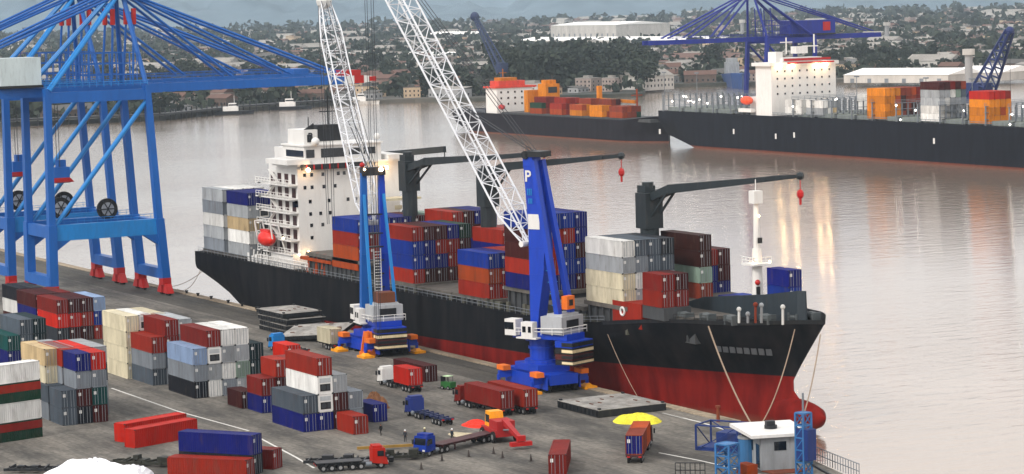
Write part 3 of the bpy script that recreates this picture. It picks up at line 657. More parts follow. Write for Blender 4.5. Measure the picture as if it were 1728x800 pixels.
mb.box(-503, -487.5, 217.5, 219.5, 11.9, 12.5).box(-487, -474.6, 217.6, 220.5, 11.6, 13.55); mb.build('orange_lashing_gear', paint('orange'), ship)
# deck cranes
DKC = mat('deck_crane_dark', '1b2428', rough=.55, var=.25, dirt=.3)
def deckcrane(x, y, z0, z1, boomz, tipx, tipy, tipz, w=3.2, hook=True, foot=True):
    c = MB().tube((x, y, z0), (x, y, z1-7), w/2*.95, 14).box(x-w/2, x+w/2, y-w/2, y+w/2, z1-7.2, z1-1.2).box(x-w/2-.5, x+w/2*.3, y-1, y+1, z1-1.2, z1).box(x-w/2-1.2, x-w/2, y-.5, y+.5, z0+(z1-z0)*.45, z0+(z1-z0)*.45+.3)
    c = c.tube((x-.3, y, z1-.4), (x-.3, y, z1+.6), 1.0, 10).build('deck_crane', DKC, ship)
    p = Vector((x, y, boomz)); q = Vector((tipx, tipy, tipz)); d = (q-p).normalized(); s_ = d.cross(Vector((0, 0, 1))).normalized()
    b = MB()
    for sg in (-.9, .9):
        k1 = p+d*(p-q).length*.16+Vector((0, 0, .9)); b.beam(p+d*1.5+s_*sg, k1+s_*sg, .5, 1.3); b.beam(k1+s_*sg, q+s_*sg*.35, .45, 1.5, h2=.6)
        b.beam(p+d*1.3+s_*sg+Vector((0, 0, -3.4)), k1+s_*sg+Vector((0, 0, -.3)), .3, .35)
    for i in range(9): t = .18+.8*i/9; c_ = p.lerp(q, t)+Vector((0, 0, .7*(1-t))); b.beam(c_-s_*.8, c_+s_*.8, .25)
    b.ball(q, .7, nu=6, nv=4); b.build('boom', DKC, c)
    b = MB().tube(p+Vector((0, 0, 1.2)), q+Vector((0, 0, .5)), .05, 4); b.build('cable', CABLE, c)
    if hook:
        b = MB().tube(q, q-Vector((0, 0, 2.2)), .09, 5).ball(q-Vector((0, 0, 2.9)), .75, .5, .8, nu=8, nv=5).tube(q-Vector((0, 0, 3.4)), q-Vector((0, 0, 4.6)), .22, 6); b.build('hook_block', REDP, c)
deckcrane(-475.6, 230, 13, 34.0, 31.4, *oY(918, 260, 231))
deckcrane(-443.6, 231, 10.6, 32.6, 31.6, *oY(1048, 263, 235))
deckcrane(-382.6, 230, 12.6, 32.4, 30.4, *oY(1350, 297, 238), w=3.4)
q = oY(750, 252, 244); a = oY(628, 263, 244)
b_ = MB().beam(a, q, .8, 1.3).tube(q, q-Vector((0, 0, 2.2)), .12, 5); 
b_.tube((a.x+1, 243.8, 21), (a.x+1, 243.8, a.z), .5, 8); b_.build('wing_roof_shadow_bar', DKC, ship)  # dark bar standing for the bridge wing roof and its shadow, boom-shaped
# foremast
fm = MB().tube((-349.8, 230, 12.6), (-349.8, 230, 24), 1.0, 10, r2=.75).tube((-349.8, 230, 24), (-349.8, 230, 31.4), .55, 8, r2=.4).box(-350.6, -349, 229.2, 230.8, 31.2, 33.2).box(-351.6, -348, 228.2, 231.8, 21.4, 21.7)
fm.rail([(-351.5, 228.3, 21.7), (-348.1, 228.3, 21.7), (-348.1, 231.7, 21.7)], h=1., r=.06, step=1).tube((-349.8, 230, 33), (-349.8, 230, 35), .08, 5)
fo = fm.build('foremast', WHITE, ship)
MB().box(-349.1, -348.85, 229.3, 229.9, 14, 18).box(-348.9, -348.75, 229.6, 230.4, 24.9, 25.8).build('ladder_opening', STEEL, fo)
MB().ball((-348.8, 229.4, 18.7), .45).build('mast_lamp', REDP, fo)
for z, y in ((21.9, 228.4), (21.9, 231.5), (29.3, 229.6)): MB().ball((-348.4, y, z), .16).build('lamp', LAMPO, fo)
# windbreak and forecastle gear
wz = [oY(x, y, 228.4) for x, y in ((1150, 512), (1187, 501), (1290, 497), (1345, 491))]
zb = 13.0
wb = MB(); 
for a, c in zip(wz, wz[1:]): wb.hexa([(a.x, 228.4, zb), (c.x, 228.4, zb), (c.x, 228.7, zb), (a.x, 228.7, zb), (a.x, 228.4, a.z), (c.x, 228.4, c.z), (c.x, 228.7, c.z), (a.x, 228.7, a.z)])
e = wz[-1]; wb.hexa([(e.x, 228.4, zb), (e.x+1.2, 229.2, zb), (e.x+1.2, 229.5, zb), (e.x, 228.7, zb), (e.x, 228.4, e.z), (e.x+.9, 229.2, e.z), (e.x+.9, 229.5, e.z), (e.x, 228.7, e.z)])
wb.build('windbreak', mat('windbreak_paint', '222c33', rough=.6, var=.3), ship)
mb = MB(); WN = mat('winch_grey', '4a4f50', rough=.6)
for (x, y) in ((-357, 221), (-352, 222), (-346.5, 223), (-341, 226), (-337.5, 229), (-336, 231)):
    z = deckz(x)-.2; mb.tube((x-.9, y, z+.9), (x+.9, y, z+.9), .7, 10).box(x-1.3, x-.9, y-.8, y+.8, z, z+1.5).box(x+.9, x+1.2, y-.8, y+.8, z, z+1.5)
mb.build('mooring_winch', WN, ship)
for (px, py0, py1, c) in ((1247, 545, 522, 'white'), (1275, 545, 514, 'rust'), (1285, 545, 515, 'lgrey'), (1321, 548, 518, 'white'), (1262, 545, 530, 'lgrey')):
    p = oY(px, py0, 221.8); q = oY(px, py1, 221.8); MB().tube(p, q, .22, 6).ball(q, .4, nu=8, nv=5).build('vent_pipe', paint(c), ship)
rnd2 = random.Random(3)
for i in range(36):
    x = rnd2.uniform(-505, -365); y = 217.2+rnd2.uniform(-.2, .4); z = 9.3; h_ = rnd2.uniform(.6, 2.2); MB().box(x, x+rnd2.uniform(.3, 1.4), y, y+.5, z, z+h_).build('deck_locker', mat('deck_fitting', '4b4a40', var=.5, scale=.2), ship)
# red deck store with lifebuoy
ds = MB().box(-374.6, -365.4, 217.7, 222.5, 10.5, 14.6).build('deck_store', paint('red'), ship)
t_ = MB(); 
for i in range(12):
    a0, a1 = i*math.pi/6, (i+1)*math.pi/6; c = (-371.2, 217.6, 13.0); t_.tube((c[0]+.65*math.cos(a0), c[1], c[2]+.65*math.sin(a0)), (c[0]+.65*math.cos(a1), c[1], c[2]+.65*math.sin(a1)), .2, 6)
t_.build('lifebuoy', WHITE, ds)
# name board (unreadable in the photograph) as raised plating on the bow
na = MB()
for i in range(8):
    x = -351.5+i*1.25; y = CYS-hb(x, 8.4)-.06; y2 = CYS-hb(x+.9, 8.4)-.06; na.hexa([(x, y, 7.9), (x+.9, y2, 7.9), (x+.9, y2+.1, 7.9), (x, y+.1, 7.9), (x+.1, y-.25, 9.0), (x+1, y2-.25, 9.0), (x+1, y2-.1, 9.0), (x+.1, y-.1, 9.0)])
na.build('name_lettering', mat('faded_name_grey', '45484c'), ship)
# mooring ropes
def rope(pts, lab, grp='mooring ropes of the near ship', r=.07, name='mooring_rope'):
    P = []; a, b_ = Vector(pts[0]), Vector(pts[1]); sag = pts[2]
    for i in range(13): t = i/12; q = a.lerp(b_, t); q.z -= sag*4*t*(1-t); P.append(q)
    tag(MB().path(P, r, 5).build(name, ROPE), lab, 'rope', grp)
bw = (-342.5, CYS-hb(-342.5, 12.5)-.2, 12.6)
rope((Vector((-350.5, CYS-hb(-350.5, 12.4)-.2, 12.2)), gp(1272, 722, .3), 1.2), 'taut pale mooring rope from the bow shoulder to the quay end, leftmost of three', r=.13)
rope((Vector((-336, CYS-hb(-336, 13)-.1, 12.6)), gp(1279, 723, .3), 2), 'pale mooring rope from the bow tip down to the quay end, middle of three', r=.1)
rope((Vector((-332.5, 230, 12)), gp(1330, 745, .3), 3.5), 'slack mooring rope hanging in front of the bulbous bow, right of three', r=.1)
rope((Vector((-561.5, 219.5, 5.5)), Vector((-572, 213.9, .6)), 1.), 'upper mooring rope from the stern to the quay beside the gantry leg', r=.07)
rope((Vector((-561.5, 218.5, 6.0)), Vector((-566, 213.9, .6)), 2.2), 'lower slack mooring rope from the stern to the quay beside the gantry leg', r=.07)
rope((Vector((-374, 216.3, 9)), gp(1075, 668, .2), .5), 'thin spring line running down the dark hull to the quay by the hatch slab', r=.06)
# ------------------------------------------------------------ cargo on the ship
g = 'containers stacked on the near ship'; Hs = .965
stack('the ship stern-end stack', -544.8, 217.4, ['grey lgrey white grey lgrey', 'grey white white lgrey white', 'lgrey grey white white white', 'white white grey white white'], 10.3, hz=Hs*1.04, group=g, ends=False)
stack('the blue-topped stack at the ship stern', -530.2, 217.4, ['lgrey white beige lgrey navy', 'grey* white* lgrey* grey* navy', 'grey* grey* white* lgrey* navy'], 10.3, hz=Hs*1.04, group=g)
stack('the wide stack facing the ship house', -474.2, 217.6, ['orange red blue', 'red crimson blue', 'maroon red navy', 'red maroon navy', 'maroon red navy', 'brown red maroon', 'red maroon green', 'maroon brown palegreen', 'brown maroon palegreen', 'maroon brown palegreen'], 13.6, hz=Hs*1.02, group=g)
stack('the mixed stack right of the rear harbour crane', -449.5, 217.6, ['red blue blue red', 'brown navy navy maroon', 'brown navy red maroon', 'maroon red red navy', 'maroon crimson maroon green'], 11.1, hz=Hs, group=g)
q = oY(731, 350, 233.5)
stack('the starboard stack behind the mixed stack', -461.8, 232.4, ['maroon maroon red red', 'maroon navy maroon maroon', 'navy navy maroon navy', 'navy maroon navy navy'][:4], 12.4, hz=Hs, group=g)
stack('the middle stack beside the dark second deck crane', -434.3, 229.0, ['maroon navy navy red', 'maroon navy maroon red', 'navy maroon navy crimson'], 10.8, hz=Hs, group=g)
stack('the three-high stack left of the front harbour crane', -418.0, 217.4, ['red orange blue', 'red red navy', 'maroon red red', 'crimson red red', 'red maroon red'], 10.9, hz=Hs*1.02, group=g)
stack('the blue-topped stack behind the front harbour crane', -399.4, 217.4, ['navy red maroon maroon blue', 'navy red red red blue', 'navy blue blue red blue', 'maroon blue maroon navy navy'], 13.8, hz=Hs, group=g)
stack('the white stack before the bow deck crane', -371.1, 217.7, ['cream cream lgrey white', 'lgrey white grey slate', 'grey grey slate slate', 'slate lgrey slate dkgrey'], 13.8, hz=Hs, group=g)
stack('the brown stack right of the bow deck crane', -371.1, 232.6, ['rust palegreen brown brown'], 13.8, hz=Hs, group=g)
q = oY(1190, 420, 238)
stack('the red-topped stack behind the bow deck crane', q.x, 238, ['navy navy crimson', 'navy maroon maroon'], 13.0, hz=Hs*1.02, group=g)
stack('the short red stack in front of the bow deck crane', -358.9, 217.8, ['red crimson', 'crimson maroon'], 14.6, L=6.06, hz=Hs, group=g)
MB().box(-365.3, -358.6, 217.9, 223, 12.5, 14.58).build('container_seat', HATCH, ship)
stack('the low 20 foot row beside the windbreak', -361, 233.5, ['navy', 'blue'], 13.3, L=6.06, hz=.55, group=g)
q = oY(1325, 498, 228.5)
stack('the upright pair behind the foremast windbreak', q.x, 229.2, ['navy blue navy'], 13.3, L=6.06, hz=Hs, group=g)
# ============================================================ SHIP-TO-SHORE CRANES (near, left)
def sts(name, label, X, col, coll, yw, yl, half, zp0, zp1, zg0, zg1, ztop, ytop, ytip, yback, red=True, house_m=None, house_y=None, group=None):
    """portal crane: waterside leg line yw, landside yl, frames at X-half and X+half, boom towards +Y or -Y"""
    s = 1 if ytip > yw else -1
    o = thing(name, label, 'gantry crane', (X, (yw+yl)/2, 0), 0, group); ox, oy = X, (yw+yl)/2
    def B(mb, nm, m, par=None): return mb.build(nm, m, par or o)
    def T(x, y, z): return (x-ox, y-oy, z)
    for sx in (-1, 1):
        for (yy, lean) in ((yw, -2.6*s), (yl, .6*s)):
            x = X+sx*half
            mb = MB(); mb.beam(T(x, yy, 3.6), T(x, yy+lean*.38, zp1), 2.5, 1.9, upv=(0, 1, 0)).beam(T(x, yy+lean*.38, zp1), T(x, yy+lean, zg1), 1.9, 1.5, w2=1.7, h2=1.4, upv=(0, 1, 0))
            B(mb, 'leg', col)
            mb = MB(); mb.box(x-ox-1.3, x-ox+1.3, yy-oy-1., yy-oy+1., 2.3, 3.9)
            for q in (-1, 1):
                mb.hexa([(x-ox+q*2-1.4, yy-oy-.8, .5), (x-ox+q*2+1.4, yy-oy-.8, .5), (x-ox+q*2+1.4, yy-oy+.8, .5), (x-ox+q*2-1.4, yy-oy+.8, .5), (x-ox+q*1.4-.7, yy-oy-.7, 2.5), (x-ox+q*1.4+.7, yy-oy-.7, 2.5), (x-ox+q*1.4+.7, yy-oy+.7, 2.5), (x-ox+q*1.4-.7, yy-oy+.7, 2.5)])
            bo = B(mb, 'bogie', REDP if red else STEEL); mb = MB()
            for q in (-2.6, -1.4, 1.4, 2.6): mb.tube((x-ox+q, yy-oy-.3, .45), (x-ox+q, yy-oy+.3, .45), .42, 10)
            B(mb, 'wheels', BLACK, bo)
    for yy, ln in ((yw, -2.6*s*.38), (yl, .6*s*.38)):     # sill beams along the rail, low and at portal height
        B(MB().box(-half-.6, half+.6, yy-oy-1., yy-oy+1., 3.7, 6.0), 'sill_beam', col)
        B(MB().box(-half+.9, half-.9, yy+ln-oy-.7, yy+ln-oy+.7, zp0+.6, zp1-.3), 'portal_beam', col)
    for sx in (-1, 1):
        x = sx*half; ya, yb = yl+.3*s, yw-1.*s
        B(MB().beam((x, ya-oy, (zp0+zp1)/2), (x, yb-oy, (zp0+zp1)/2), 1.7, zp1-zp0), 'portal_beam', coll if sx > 0 else col)
        mb = MB().hexa([(x-.8, ya-oy, zp0-2.6), (x+.8, ya-oy, zp0-2.6), (x+.8, ya-oy+.2*s, zp0-2.6), (x-.8, ya-oy+.2*s, zp0-2.6), (x-.8, ya-oy, zp0), (x+.8, ya-oy, zp0), (x+.8, ya-oy+4*s, zp0), (x-.8, ya-oy+4*s, zp0)])
        mb.hexa([(x-.8, yb-oy, zp0-2.6), (x+.8, yb-oy, zp0-2.6), (x+.8, yb-oy-.2*s, zp0-2.6), (x-.8, yb-oy-.2*s, zp0-2.6), (x-.8, yb-oy, zp0), (x+.8, yb-oy, zp0), (x+.8, yb-oy-4*s, zp0), (x-.8, yb-oy-4*s, zp0)]); B(mb, 'gusset', col)
        B(MB().tube((x, ya-oy+1*s, zp1), (x, yw-2.6*s-oy, zg0-.4), .55, 10), 'diagonal_brace', coll)
        B(MB().rail([(x-.7, ya-oy, zp1), (x-.7, yb-oy, zp1)], r=.05, step=1.5), 'walkway_rail', coll)
        B(MB().beam((x, yl+.6*s-oy, zg0+1.), (x, yw-2.6*s-oy, zg0+1.), 1.3, 2.4), 'upper_beam', col)
        B(MB().rail([(x+.8, yl-oy, zg1), (x+.8, yw-2.6*s-oy, zg1)], r=.07, step=1.6), 'walkway_rail', CRBL if red else col)
    # girder and boom (twin boxes)
    for q in (-2.8, 2.8):
        B(MB().beam((q, yback-oy, (zg0+zg1)/2+.6), (q, yw+3*s-oy, (zg0+zg1)/2+.6), 1.0, 2.1), 'girder', col)
        B(MB().beam((q, yw+3*s-oy, (zg0+zg1)/2+.6), (q, ytip-(8*s if red else 0)-oy, (zg0+zg1)/2+.6), 1.0, 1.9), 'boom', col)
    for i in range(9):
        y = yw+6*s+(ytip-yw-10*s)*i/8; B(MB().box(-2.3, 2.3, y-oy-.3, y-oy+.3, zg0+1, zg1+.2), 'boom_tie', col)
    mb = MB().rail([(3.6, yw+3*s-oy, zg1+.4), (3.6, ytip-9*s-oy, zg1+.4)], r=.06, step=2.4).rail([(-3.6, yw+3*s-oy, zg1+.4), (-3.6, ytip-9*s-oy, zg1+.4)], r=.06, step=2.4); B(mb, 'boom_walkway', col)
    if red:
        tb = MB(); z = (zg0+zg1)/2+.6
        for q in (-2.8, 2.8):
            tb.box(q-.55, q+.55, ytip-8*s-oy, ytip-5.5*s-oy, z-.9, z+.9, 1).box(q-.55, q+.55, ytip-5.5*s-oy, ytip-3*s-oy, z-.9, z+.9, 0).hexa([(q-.5, ytip-3*s-oy, z-.9), (q+.5, ytip-3*s-oy, z-.9), (q+.5, ytip-oy, z-.5), (q-.5, ytip-oy, z-.5), (q-.5, ytip-3*s-oy, z+.9), (q+.5, ytip-3*s-oy, z+.9), (q+.5, ytip-oy, z+.5), (q-.5, ytip-oy, z+.5)], 1)
            tb.box(q-.56, q+.56, ytip-1.6*s-oy, ytip+.2*s-oy, z-.52, z+.55, 0)
        tb.box(-3.4, 3.4, ytip-7.6*s-oy, ytip-3.8*s-oy, z+.9, z+2.2, 0); B(tb, 'boom_tip', [REDP, WHITE])
    # A-frame and stays
    yt = ytop-oy
    for q in (-1, 1):
        xb = q*half; xt = q*2.2
        B(MB().tube((xb, yw-2.6*s-oy, zg1), (xt, yt, ztop), .55, 8), 'mast_leg', col)
        st = MB()
        for dx in (-.9, .9): st.tube((xb+dx, yl+1.*s-oy, zg1-.4), (xt+dx*.7, yt-.8*s, ztop), .42, 7)
        for i in range(14):
            t = (i+.5)/14; p = Vector((xb, yl+1.*s-oy, zg1-.4)).lerp(Vector((xt, yt-.8*s, ztop)), t); st.beam(p-Vector((.8, 0, 0)), p+Vector((.8, 0, 0)), .25)
        B(st, 'back_mast', coll)
        for ye, wd in ((yw+(ytip-yw)*.36, .3), (yw+(ytip-yw)*.62, .3), (ytip-10*s, .33)):
            B(MB().tube((xt*1.1, yt, ztop+.5), (q*2.8, ye-oy, zg1+1.0), wd, 6).tube((xt*1.1-.9, yt, ztop+.5), (q*2.8-.9, ye-oy, zg1+1.0), wd*.7, 6), 'stay', col)
        for dz in (0, 1.6): B(MB().tube((xt, yt, ztop+dz), (q*2.8, yback+4*s-oy, zg1+1.0), .3, 6), 'back_stay', col)
    B(MB().box(-4.2, 4.2, yt-2.2, yt+2.2, ztop-.4, ztop+1.6).box(-3, 3, yt-1, yt+1, ztop+1.6, ztop+3.5), 'mast_head', mat('mast_head_dark', '1c1620'))
    for (q, yy) in ((-3.2, yw-9*s), (3.2, yw-9*s), (-3.2, yw-4*s), (3.2, yw-4*s)):
        B(MB().tube((q, yy-oy, zg1), (q*.8, yy-oy+1*s, ztop-7), .28, 6), 'hanger', col); 
        if red: B(MB().tube((q*.8, yy-oy+1*s, ztop-7), (q*.8, yy-oy+1.1*s, ztop-3.4), .6, 8), 'rope_buffer', REDP)
    hy0, hy1 = house_y
    hs_ = MB().box(-4.6, 4.6, hy0-oy, hy1-oy, zg1+.9, zg1+7.0); h_ = B(hs_, 'machinery_house', house_m)
    B(MB().box(-4.8, 4.8, hy0-oy-.3, hy1-oy+.3, zg1+.3, zg1+.88), 'house_floor', STEEL)
    # platform with cages between the masts
    mb = MB()
    for i in range(9):
        for x in (-half+1.2, -2.0, 2.0, half-1.2): y = yw-17*s+i*1.6*s; mb.tube((x, y-oy, zg1), (x, y-oy, zg1+7.5), .1, 4)
    for z in (2.5, 5, 7.4):
        for x in (-half+1.2, -2.0, 2.0, half-1.2): mb.beam((x, yw-17*s-oy, zg1+z), (x, yw-4.2*s-oy, zg1+z), .18)
    B(mb, 'access_cage', col)
    return o, B, ox, oy
X1c = -570.
c1, Bq, ox, oy = sts('gantry_crane', 'nearer of two blue ship-to-shore gantry cranes, light box house on its back girder', X1c, CRB, CRBL, 209.6, 183.2, 8., 13.9, 17.4, 44.6, 47.6, 68.2, 204.3, 266, 150, True, mat('machinery_house_white', 'b9c4c4', rough=.7, var=.08), (174.5, 183.8), 'blue gantry cranes on the near quay')
for (yy, zz) in ((188.3, 20.6), (199.3, 19.7)):
    r_ = MB().tube((-.2, yy-oy, zz), (.6, yy-oy, zz), 2.4, 26); k = Bq(r_, 'cable_reel', BLACK)
    hb_ = MB().tube((.6, yy-oy, zz), (.75, yy-oy, zz), 1.5, 20); hub = Bq(hb_, 'hub', mat('reel_grey', '8b8f94'), k)
    sp = MB()
    for i in range(6): a = i*math.pi/3; sp.beam((.78, yy-oy, zz), (.78, yy-oy+2.2*math.cos(a), zz+2.2*math.sin(a)), .22)
    Bq(sp, 'spokes', STEEL, k)
Bq(MB().box(-5, -2, 188-oy, 191.6-oy, 27.2, 29.6).box(-4.2, -2.6, 189-oy, 191-oy, 29.6, 31.2), 'lifting_block', CRB); Bq(MB().hexa([(-5.2, 187-oy, 25.8), (-2, 187-oy, 26.2), (-2, 192.6-oy, 26.2), (-5.2, 192.6-oy, 25.8), (-5.2, 187.8-oy, 27.2), (-2, 187.8-oy, 27.2), (-2, 191.6-oy, 27.2), (-5.2, 191.6-oy, 27.2)]), 'spreader', REDP)
for s_ in (-1, 1): Bq(MB().tube((-3.5+s_, 189.5-oy, 29.5), (-3.5+s_, 189.5-oy, 45), .08, 4), 'hoist_rope', CABLE)
Bq(MB().tube((-8.9, 183-oy, 4), (-8.9, 183.2-oy, 13.5), .15, 5), 'ladder', col if False else CRBL)
lad = MB()
for i in range(6): z = 4+i*1.9; lad.box(7.2, 9.6, 184.2-oy, 185.9-oy, z, z+.15); lad.beam((9.4, 184.3-oy, z+.1), (9.4, 185.8-oy, z+1.9), .6, .12, upv=(1, 0, 0)) 
c2 = ctree(c1); c2.location.x = -600.5

for ch in c2.children:
    if ch.name.startswith('boom_tip'):
        for sl_ in ch.material_slots: sl_.link = 'OBJECT'; sl_.material = CRB
c2['label'] = 'farther of two blue ship-to-shore gantry cranes, partly hidden behind the nearer crane at left'
# ------------------------------------------------------------ dark blue gantry over the far ship
yw = 664.; Xf = oY(1270, 60, yw).x
yl = yw+29; zb = oX(1285, 66, Xf).z
tipy = oX(1090, 75, Xf).y; backy = oX(1480, 63, Xf).y
c3, B3, ox, oy = sts('gantry_crane', 'dark blue gantry crane standing over the far container ship, blue house under its mast', Xf, FARB, FARB, yw, yl, 8, 14, 17, zb-1.9, zb+.9, oX(1278, -12, Xf).z, yw-1, tipy, backy, False, FARB, (oX(1325, 60, Xf).y, oX(1400, 60, Xf).y), None)
q = oX(1385, 40, Xf); B3(MB().box(4.62, 4.8, q.y-oy-2, q.y-oy+2, zb+3, zb+7), 'red_panel', REDP)
# slewing crane jibs in the background
def jib(px0, py0, px1, py1, Y, lab, m, wd):
    a = oY(px0, py0, Y); b_ = oY(px1, py1, Y); o = thing('slewing_crane', lab, 'crane', (a.x, Y, 0)); off = Vector((a.x, Y, 0)); q = Vector((a.x, Y, a.z))-off
    MB().tube((0, 0, 0), q, wd*1.6, 8, r2=wd).box(-wd*3, wd*3, -wd*3, wd*3, -.8, 5).build('pedestal', m, o)
    MB().box(-wd*3.4, wd*2.4, -wd*2, wd*2, q.z-1, q.z+wd*4).build('machinery_house', m, o)
    j = MB(); t = b_-off; d = (t-q).normalized(); n_ = 16; sd = d.cross(Vector((0, 1, 0))).normalized()
    for e in (-1, 1):
        for f_ in (-1, 1): j.tube(q+sd*wd*2*e+Vector((0, f_*wd*2, 0)), t+sd*wd*.6*e+Vector((0, f_*wd*.6, 0)), wd*.35, 5)
    for i in range(n_):
        t0, t1 = i/n_, (i+1)/n_; w0, w1 = wd*(2-1.4*t0), wd*(2-1.4*t1); e = 1 if i % 2 else -1
        for f_ in (-1, 1): j.tube(q.lerp(t, t0)+sd*w0*e+Vector((0, f_*w0, 0)), q.lerp(t, t1)-sd*w1*e+Vector((0, f_*w1, 0)), wd*.22, 4)
    j.ball(t, wd*(2.4 if wd < 1.5 else 1.), nu=8, nv=6); j.build('jib', m, o)
    MB().tube(t, (t.x, t.y, t.z-30), .12, 4).build('hoist_rope', CABLE, o)
    return o
HZB = mat('jib_grey_blue', '1c2c50')
jib(848, 120, 801, 28, 880, 'grey blue lattice slewing crane leaning left before the pale town, beyond the orange ship', HZB, 1.45)
jib(1652, 170, 1704, 52, 700, 'dark blue slewing crane jib leaning right at the right edge of the picture', mat('jib_navy', '1a2a5c'), 1.9)
# ============================================================ MOBILE HARBOUR CRANES
def lattice(mb, p, q, w0, wm, w1, up_, n, r, brace=.55):
    p = Vector(p); q = Vector(q); d = (q-p).normalized(); a = d.cross(Vector(up_)).normalized(); b_ = a.cross(d)
    def W(t):
        if t < .1: return w0+(wm-w0)*t/.1
        if t > .85: return wm+(w1-wm)*(t-.85)/.15
        return wm
    ts = [i/n for i in range(n+1)]
    def C(t, i, wx=None):
        sa, sb = ((-1, -1), (1, -1), (1, 1), (-1, 1))[i]; w_ = W(t)/2
        return p.lerp(q, t)+a*(sa*max(w_, w0*.5 if t < .1 else 0))+b_*(sb*w_)
    for t0, t1 in zip(ts, ts[1:]):
        for i in range(4): mb.tube(C(t0, i), C(t1, i), r, 5, cap=False)
    for k, (t0, t1) in enumerate(zip(ts, ts[1:])):
        for i in range(4):
            j = (i+1) % 4
            mb.tube(C(t0, i) if k % 2 else C(t0, j), C(t1, j) if k % 2 else C(t1, i), r*brace, 4, cap=False); mb.tube(C(t0, i), C(t0, j), r*brace, 4, cap=False)
def mobile(name, label, P, fwd, towerh, style, boomfoot, boomdir, blen, group):
    th = math.atan2(fwd[1], fwd[0]); o = thing(name, label, 'mobile crane', (P.x, P.y, 0), th, group); inv = -th
    # chassis runs along world X: rotate back
    def W(x, y): return (x*math.cos(inv)-y*math.sin(inv), x*math.sin(inv)+y*math.cos(inv))
    def wbox(mb, x0, x1, y0, y1, z0, z1, m=0):
        c = [W(x0, y0), W(x1, y0), W(x1, y1), W(x0, y1)]; return mb.hexa([(*q, z0) for q in c]+[(*q, z1) for q in c], m)
    ch = wbox(MB(), -7.5, 7.5, -2.6, 2.6, 1.3, 3.0); wbox(ch, -7.3, 7.3, -3.15, -3.0, .55, 2.6); wbox(ch, -7.3, 7.3, 3.0, 3.15, .55, 2.6); wbox(ch, -4, 4, -3.0, 3.0, 3.0, 4.2); ch.tube((0, 0, 4.0), (0, 0, 4.8), 2.9, 20)
    und = ch.build('undercarriage', MHB, o)
    for sx in (-1, 1):
        for sy in (-1, 1):
            bm = MB(); p0 = Vector((*W(sx*5.2, sy*2.2), 2.1)); p1 = Vector((*W(sx*5.8, sy*5.2), 2.0)); bm.beam(p0, p1, .9, 1.1); bm.tube(p1, p1-Vector((0, 0, 1.6)), .3, 8); arm = bm.build('outrigger', MHB, o)
            pd = wbox(MB(), sx*5.8-1.5, sx*5.8+1.5, sy*5.2-1.1, sy*5.2+1.1, .02, .45); pd.hexa([(*W(sx*5.8-1, sy*5.2-.7), .45), (*W(sx*5.8+1, sy*5.2-.7), .45), (*W(sx*5.8+1, sy*5.2+.7), .45), (*W(sx*5.8-1, sy*5.2+.7), .45), (*W(sx*5.8-.4, sy*5.2-.3), .9), (*W(sx*5.8+.4, sy*5.2-.3), .9), (*W(sx*5.8+.4, sy*5.2+.3), .9), (*W(sx*5.8-.4, sy*5.2+.3), .9)])
            pd.build('support_pad', YEL, arm)
            gp_ = wbox(MB(), sx*5.8-1.2, sx*5.8+1.2, sy*4.2-.7, sy*4.2+.7, 2.7, 3.5); gp_.build('pad_stowage', mat('deep_orange', 'd96a12'), arm)
    for i in range(6):
        for sy in (-1, 1):
            x = -6.2+i*2.48; a = Vector((*W(x, sy*2.1), .65)); b_ = Vector((*W(x, sy*3.0), .65)); MB().tube(a, b_, .65, 12).build('wheel', BLACK, und)
    MB().tube((0, 0, 4.8), (0, 0, 8.4), 2.0, 20).tube((0, 0, 6.6), (0, 0, 7.), 2.25, 20).build('pedestal', MHB, o)
    sp = MB().box(-7.2, 4.2, -2.4, 2.4, 8.4, 9.4).tube((0, 0, 8.0), (0, 0, 8.5), 2.7, 20); sp.build('slewing_platform', MHB, o)
    mh = MB().box(-6.6, -2.2, -2.9, 2.9, 9.4, 12.3).box(-6.2, -3, -2.2, 2.2, 12.3, 12.7).build('machinery_house', mat('house_grey_white', 'a3a5a8', rough=.6, var=.1), o)
    lv = MB()
    for i in range(3): lv.box(-6.0+i*1.3, -5.1+i*1.3, -2.96, -2.9, 10.4, 11.6)
    lv.box(-6.66, -6.6, -1.6, 1.6, 10.2, 11.7); lv.build('louvres', STEEL, mh)
    cw = MB()
    for i, (z0, z1, mm) in enumerate(((4.4, 5.2, 1), (5.3, 6.2, 2), (6.3, 7.2, 1), (7.3, 8.35, 0))): cw.box(-8.6, -5.0, -2.8, 2.8, z0, z1, mm); cw.box(-8.66, -6.4, -2.86, 2.86, z0+.2, z1-.2, (3, 1, 3, 1)[i])
    cw.build('counterweight', [MHB, STEEL, mat('maroon_paint', '4a1410'), mat('weight_cream', 'dcc9a0')], o)
    cb = MB().box(2.6, 4.9, 1.6, 3.6, 8.9, 11.6).build('operator_cabin', WHITE, o)
    MB().box(3.0, 4.95, 1.54, 3.66, 9.9, 11.1).build('windows', GLASS, cb)
    MB().box(-1.8, 2.4, -4.1, -2.5, 8.5, 8.75).build('side_platform', WHITE, o); cb = MB().box(-1.9, 2.3, 2.5, 3.9, 8.5, 8.75).box(-1.2, 1.2, 2.6, 3.9, 8.75, 11.3).build('side_platform', WHITE, o)
    MB().box(-.9, -.3, 3.89, 3.95, 9.6, 10.6).box(.2, .9, 3.89, 3.95, 9.6, 10.6).build('windows', GLASS, cb)
    MB().rail([(-7.1, -3.2, 9.4), (-7.1, 3.2, 9.4), (4.2, 3.6, 9.0)], r=.07).rail([(-7.1, -3.2, 9.4), (-1.9, -4.0, 9.0), (2.4, -4.0, 9.0)], r=.07).build('handrail', WHITE, o)
    H_ = towerh
